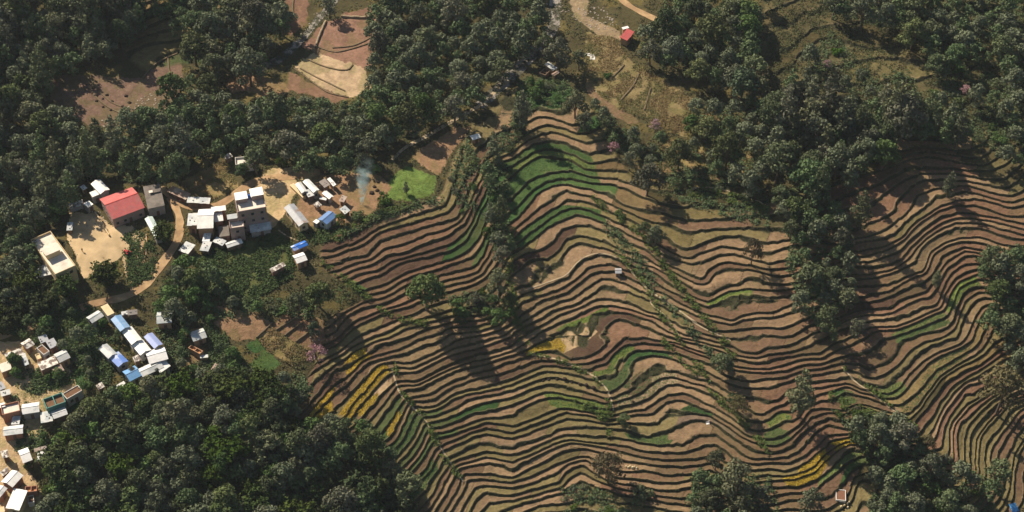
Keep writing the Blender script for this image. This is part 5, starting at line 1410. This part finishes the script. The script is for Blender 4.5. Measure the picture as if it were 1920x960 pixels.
# seed bed with white frame
e = empty('seed_bed', (0,0,0)); place(e, 1576, 931, -.12); tag(e, 'rectangular brown seed bed with white frame on the bottom right steps', 'seed bed')
b = MB(); b.box(-1.35, 1.35, -1.9, 1.9, -.5, .32); b.build('soil', nodemat('seed_soil', (.20,.10,.06), noise=.2, scale=3, rough=1), e)
b = MB()
for q in ((-1.52,1.52,-2.06,-1.92),(-1.52,1.52,1.92,2.06),(-1.52,-1.37,-1.91,1.91),(1.37,1.52,-1.91,1.91)): b.box(*q, -.5, .5)
b.build('frame', M_wht, e)
# cloths on the grass
for i, (x, y, sx, sy, rz, lb) in enumerate([(1105,103,1.5,.7,-.3,'white cloth spread on the dry grass slope, upper left one of two'),(1111,108,.9,1.0,-.1,'white cloth spread on the dry grass slope, lower right one of two'),(1327,794,.55,.4,.2,'white sheet lying on the dark brown terrace beside the working person')]):
    X, Y = np.meshgrid(np.linspace(-sx, sx, 9), np.linspace(-sy, sy, 7)); p0 = at(x, y)
    Z = np.array([ground_z(p0.x+a_*math.cos(rz)-b_*math.sin(rz), p0.y+a_*math.sin(rz)+b_*math.cos(rz))-p0.z for a_, b_ in zip(X.ravel(), Y.ravel())])
    v = np.stack([X.ravel(), Y.ravel(), Z+.12+.04*np.sin(X.ravel()*5)*np.cos(Y.ravel()*6)], 1); ii = np.arange(63).reshape(7, 9)
    o = link('white_cloth', mesh_np('white_cloth', v, np.stack([ii[:-1, :-1], ii[:-1, 1:], ii[1:, 1:], ii[1:, :-1]], -1).reshape(-1, 4), [M_wht])); o.location = p0; o.rotation_euler = (0, 0, rz)
    sd = o.modifiers.new('thick', 'SOLIDIFY'); sd.thickness = .03
    tag(o, lb, 'cloth')
# stones in the ploughed hollow, stream and waste ground: loose rubble
def rubble(name, polys, dens, r0, r1, m, label, cat, seed):
    rs = np.random.default_rng(seed); iv, if_ = bmesh_ico(1.0, 1); V = []; F = []; nb = 0
    for poly in polys:
        x0 = min(p[0] for p in poly); x1 = max(p[0] for p in poly); y0 = min(p[1] for p in poly); y1 = max(p[1] for p in poly)
        n = int((x1-x0)*(y1-y0)*dens); x = rs.uniform(x0, x1, n); y = rs.uniform(y0, y1, n); k_ = inpoly(x, y, poly)
        q, _, _, _ = terrain(x[k_], y[k_])
        for p in q:
            r = rs.uniform(r0, r1); v = iv*(1+rs.normal(0, .15, (len(iv), 1)))*[r*rs.uniform(.8, 1.6), r, r*.6]; a = rs.uniform(0, 6)
            v = np.stack([v[:, 0]*math.cos(a)-v[:, 1]*math.sin(a), v[:, 0]*math.sin(a)+v[:, 1]*math.cos(a), v[:, 2]], 1)+p
            V.append(v); F.append(if_+nb); nb += len(iv)
    return tag(link(name, mesh_np(name, np.concatenate(V), np.concatenate(F), [m])), label, cat, kind='stuff')
M_st = nodemat('pale_stone', (.33,.28,.22), noise=.3, scale=2, rough=1)
rubble('rubble', [P('265,185 300,165 318,165 320,180 285,215 250,215 200,240 160,230 190,225'), P('170,395 200,400 200,425 160,430'), P('1050,20 1130,10 1170,60 1140,60 1100,50'), P('640,-20 600,30 570,70 555,70 600,10 630,-20'), P('1020,0 1060,0 1050,50 1000,110 980,110 1020,60'), P('580,640 590,600 600,620 600,650')], .03, .14, .42, M_st, 'pale loose stones strewn over waste ground and the stream sides', 'stones', 3)
# low field walls between the plots of the upper fields and the paths, as earth banks
M_bank = nodemat('earth_bank', (.16,.12,.07), noise=.3, scale=2, rough=1)
M_stonew = nodemat('field_wall_stone', (.33,.26,.17), noise=.3, scale=2, rough=1)
def bank(name, pts, w, h, m, label, cat):
    q = smooth_line(pts, 2.5); g, _, _, _ = terrain(q[:, 0], q[:, 1]); t = np.gradient(g[:, :2], axis=0); t /= np.linalg.norm(t, axis=1)[:, None]+1e-9
    n_ = np.stack([-t[:, 1], t[:, 0]], 1); V = []
    for off, z in ((-.5, -.3), (-.35, h*.9), (0, h), (.35, h*.9), (.5, -.3)):
        p = g.copy(); p[:, :2] += n_*off*w; p[:, 2] += z*(.8+.4*vn(q[:, 0]/4, q[:, 1]/4, 8)); V.append(p)
    V = np.stack(V, 1).reshape(-1, 3); ii = np.arange(len(g)*5).reshape(-1, 5)
    return tag(link(name, mesh_np(name, V, np.stack([ii[:-1, :-1], ii[1:, :-1], ii[1:, 1:], ii[:-1, 1:]], -1).reshape(-1, 4), [m])), label, cat)
bank('field_wall', P('393,118 375,160 345,230 335,270',480,0,3) , .8, .8, M_stonew, 'pale stone wall along the left side of the upper brown field by the stream', 'wall')
bank('field_wall', P('480,97 560,102 620,106 662,95',480,0,3), .9, .9, M_stonew, 'pale stone wall across the top of the upper brown field', 'wall')
for pts, lb in [('340,262 440,298 520,280 600,255 680,225','curved dark ridge across the lower part of the upper brown field'),
                ('430,268 540,262 620,225 675,190','dark ridge across the middle of the upper brown field'),
                ('300,340 400,385 510,405 545,368','dark ridge along the top of the cream plots'),
                ('250,385 330,430 420,475 500,515','dark ridge through the middle of the cream plots'),
                ('215,385 300,450 380,510 420,530 520,550','dark ridge along the lower edge of the cream plots'),
                ('215,-30 205,40 210,90','dark ridge between the two brown plots left of the stream'),
                ('135,-20 160,80 165,190','dark ridge on the left side of the brown plots left of the stream')]:
    bank('field_ridge', P(pts, 480, 0, 3), .7, .35, M_bank, lb, 'field ridge')
for pts, lb in [('800,440 850,380 930,330 1000,300','dark curved ridge at the upper right of the ploughed hollow'),
                ('945,330 950,400 975,460 975,515','dark upright ridge near the right end of the ploughed hollow'),
                ('345,480 355,550 370,600','short ridge at the left side of the ploughed hollow'),
                ('470,430 500,500 580,590 700,650','long ridge curving through the left half of the ploughed hollow'),
                ('510,450 560,520 640,590 760,620','second long ridge curving through the middle of the ploughed hollow')]:
    bank('field_ridge', P(pts, 0, 0, 3), .7, .3, M_bank, lb, 'field ridge')
for pts, lb in [('960,300 1000,330 1060,370','dark ridge across the upper dry grass slope'),('630,365 600,400 545,450','dark cross ridge on the upper part of the dry grass slope'),
                ('715,415 680,490 610,565','dark cross ridge in the middle of the dry grass slope'),('780,495 760,560 745,620','dark cross ridge in the lower part of the dry grass slope')]:
    bank('field_ridge', P(pts, 960, 0, 3), .7, .4, M_bank, lb, 'field ridge')
for pts, lb in [('1000,360 1150,220 1200,170','dark bank between the reddish garden soil and the dry gold plot'),('1350,330 1450,250 1580,170','bank through the dug soil above the pink blossoming tree, upper one'),
                ('1240,265 1400,160 1580,60','bank at the shaded top of the dug soil above the pink blossoming tree'),('1490,405 1570,350 1650,285','bank through the dug soil above the pink blossoming tree, lower one')]:
    bank('field_ridge', P(pts, 330, 580, 6.62), .6, .6, M_bank, lb, 'field ridge')
# smoke from a weed fire
sx_, sy_ = 678, 384
p0 = at(sx_, sy_); mb = MB()
path = [(.11*z, .16*z, z, .5+.27*z) for z in (.05, 2, 5, 8, 12, 16, 20)]
mb.tube([q[:3] for q in path], [q[3] for q in path], 14)
M_smoke = bpy.data.materials.new('smoke'); M_smoke.use_nodes = True; nt = M_smoke.node_tree; nt.nodes.remove(nt.nodes['Principled BSDF'])
pv = nt.nodes.new('ShaderNodeVolumePrincipled'); pv.inputs['Color'].default_value = (.70, .95, .95, 1)
tcn = nt.nodes.new('ShaderNodeTexCoord'); nz = nt.nodes.new('ShaderNodeTexNoise'); nz.inputs['Scale'].default_value = .42; nz.inputs['Detail'].default_value = 3
mr = nt.nodes.new('ShaderNodeMapRange'); mr.inputs['From Min'].default_value = .42; mr.inputs['From Max'].default_value = .68; mr.inputs['To Max'].default_value = 2.6
sepx = nt.nodes.new('ShaderNodeSeparateXYZ'); fal = nt.nodes.new('ShaderNodeMapRange'); fal.inputs['From Min'].default_value = 0; fal.inputs['From Max'].default_value = 16; fal.inputs['To Min'].default_value = 2.2; fal.inputs['To Max'].default_value = .10
mul = nt.nodes.new('ShaderNodeMath'); mul.operation = 'MULTIPLY'
nt.links.new(tcn.outputs['Object'], nz.inputs['Vector']); nt.links.new(nz.outputs['Fac'], mr.inputs['Value']); nt.links.new(tcn.outputs['Object'], sepx.inputs[0]); nt.links.new(sepx.outputs['Z'], fal.inputs['Value'])
nt.links.new(mr.outputs[0], mul.inputs[0]); nt.links.new(fal.outputs[0], mul.inputs[1]); 
def mth(op, a_, b_):
    n_ = nt.nodes.new('ShaderNodeMath'); n_.operation = op
    for i_, q_ in enumerate((a_, b_)):
        if isinstance(q_, (int, float)): n_.inputs[i_].default_value = q_
        elif q_ is not None: nt.links.new(q_, n_.inputs[i_])
    return n_.outputs[0]
zz_ = sepx.outputs['Z']; dx_ = mth('SUBTRACT', sepx.outputs['X'], mth('MULTIPLY', zz_, .11)); dy_ = mth('SUBTRACT', sepx.outputs['Y'], mth('MULTIPLY', zz_, .16))
rr_ = mth('DIVIDE', mth('SQRT', mth('ADD', mth('MULTIPLY', dx_, dx_), mth('MULTIPLY', dy_, dy_)), None), mth('ADD', mth('MULTIPLY', zz_, .24), .4))
soft = mth('POWER', mth('MAXIMUM', mth('SUBTRACT', 1.0, rr_), 0.0), 1.3); topf = mth('MAXIMUM', mth('SUBTRACT', 1.0, mth('DIVIDE', zz_, 19.0)), 0.0)
nt.links.new(mth('MULTIPLY', mth('MULTIPLY', mul.outputs[0], soft), topf), pv.inputs['Density']); nt.links.new(pv.outputs[0], nt.nodes['Material Output'].inputs['Volume'])
o = mb.build('smoke', M_smoke); o.location = p0
tag(o, 'thin bluish white smoke rising from a weed fire on the bare field', 'smoke', kind='stuff')
# haze
HAZE = 0.000045
hz = MB(); zs_ = Pn[:, 2]; hz.box(-3500, 3500, float(Pn[:, 1].min())-50, float(Pn[:, 1].max())+50, float(zs_.min())-1, 430)
M_hz = bpy.data.materials.new('haze'); M_hz.use_nodes = True; nt = M_hz.node_tree; nt.nodes.remove(nt.nodes['Principled BSDF'])
pv = nt.nodes.new('ShaderNodeVolumePrincipled'); pv.inputs['Color'].default_value = (.80, .90, 1, 1); pv.inputs['Density'].default_value = HAZE; pv.inputs['Anisotropy'].default_value = .2
nt.links.new(pv.outputs[0], nt.nodes['Material Output'].inputs['Volume'])
tag(hz.build('haze', M_hz), 'thin pale haze in the air over the slope', 'haze', kind='stuff')
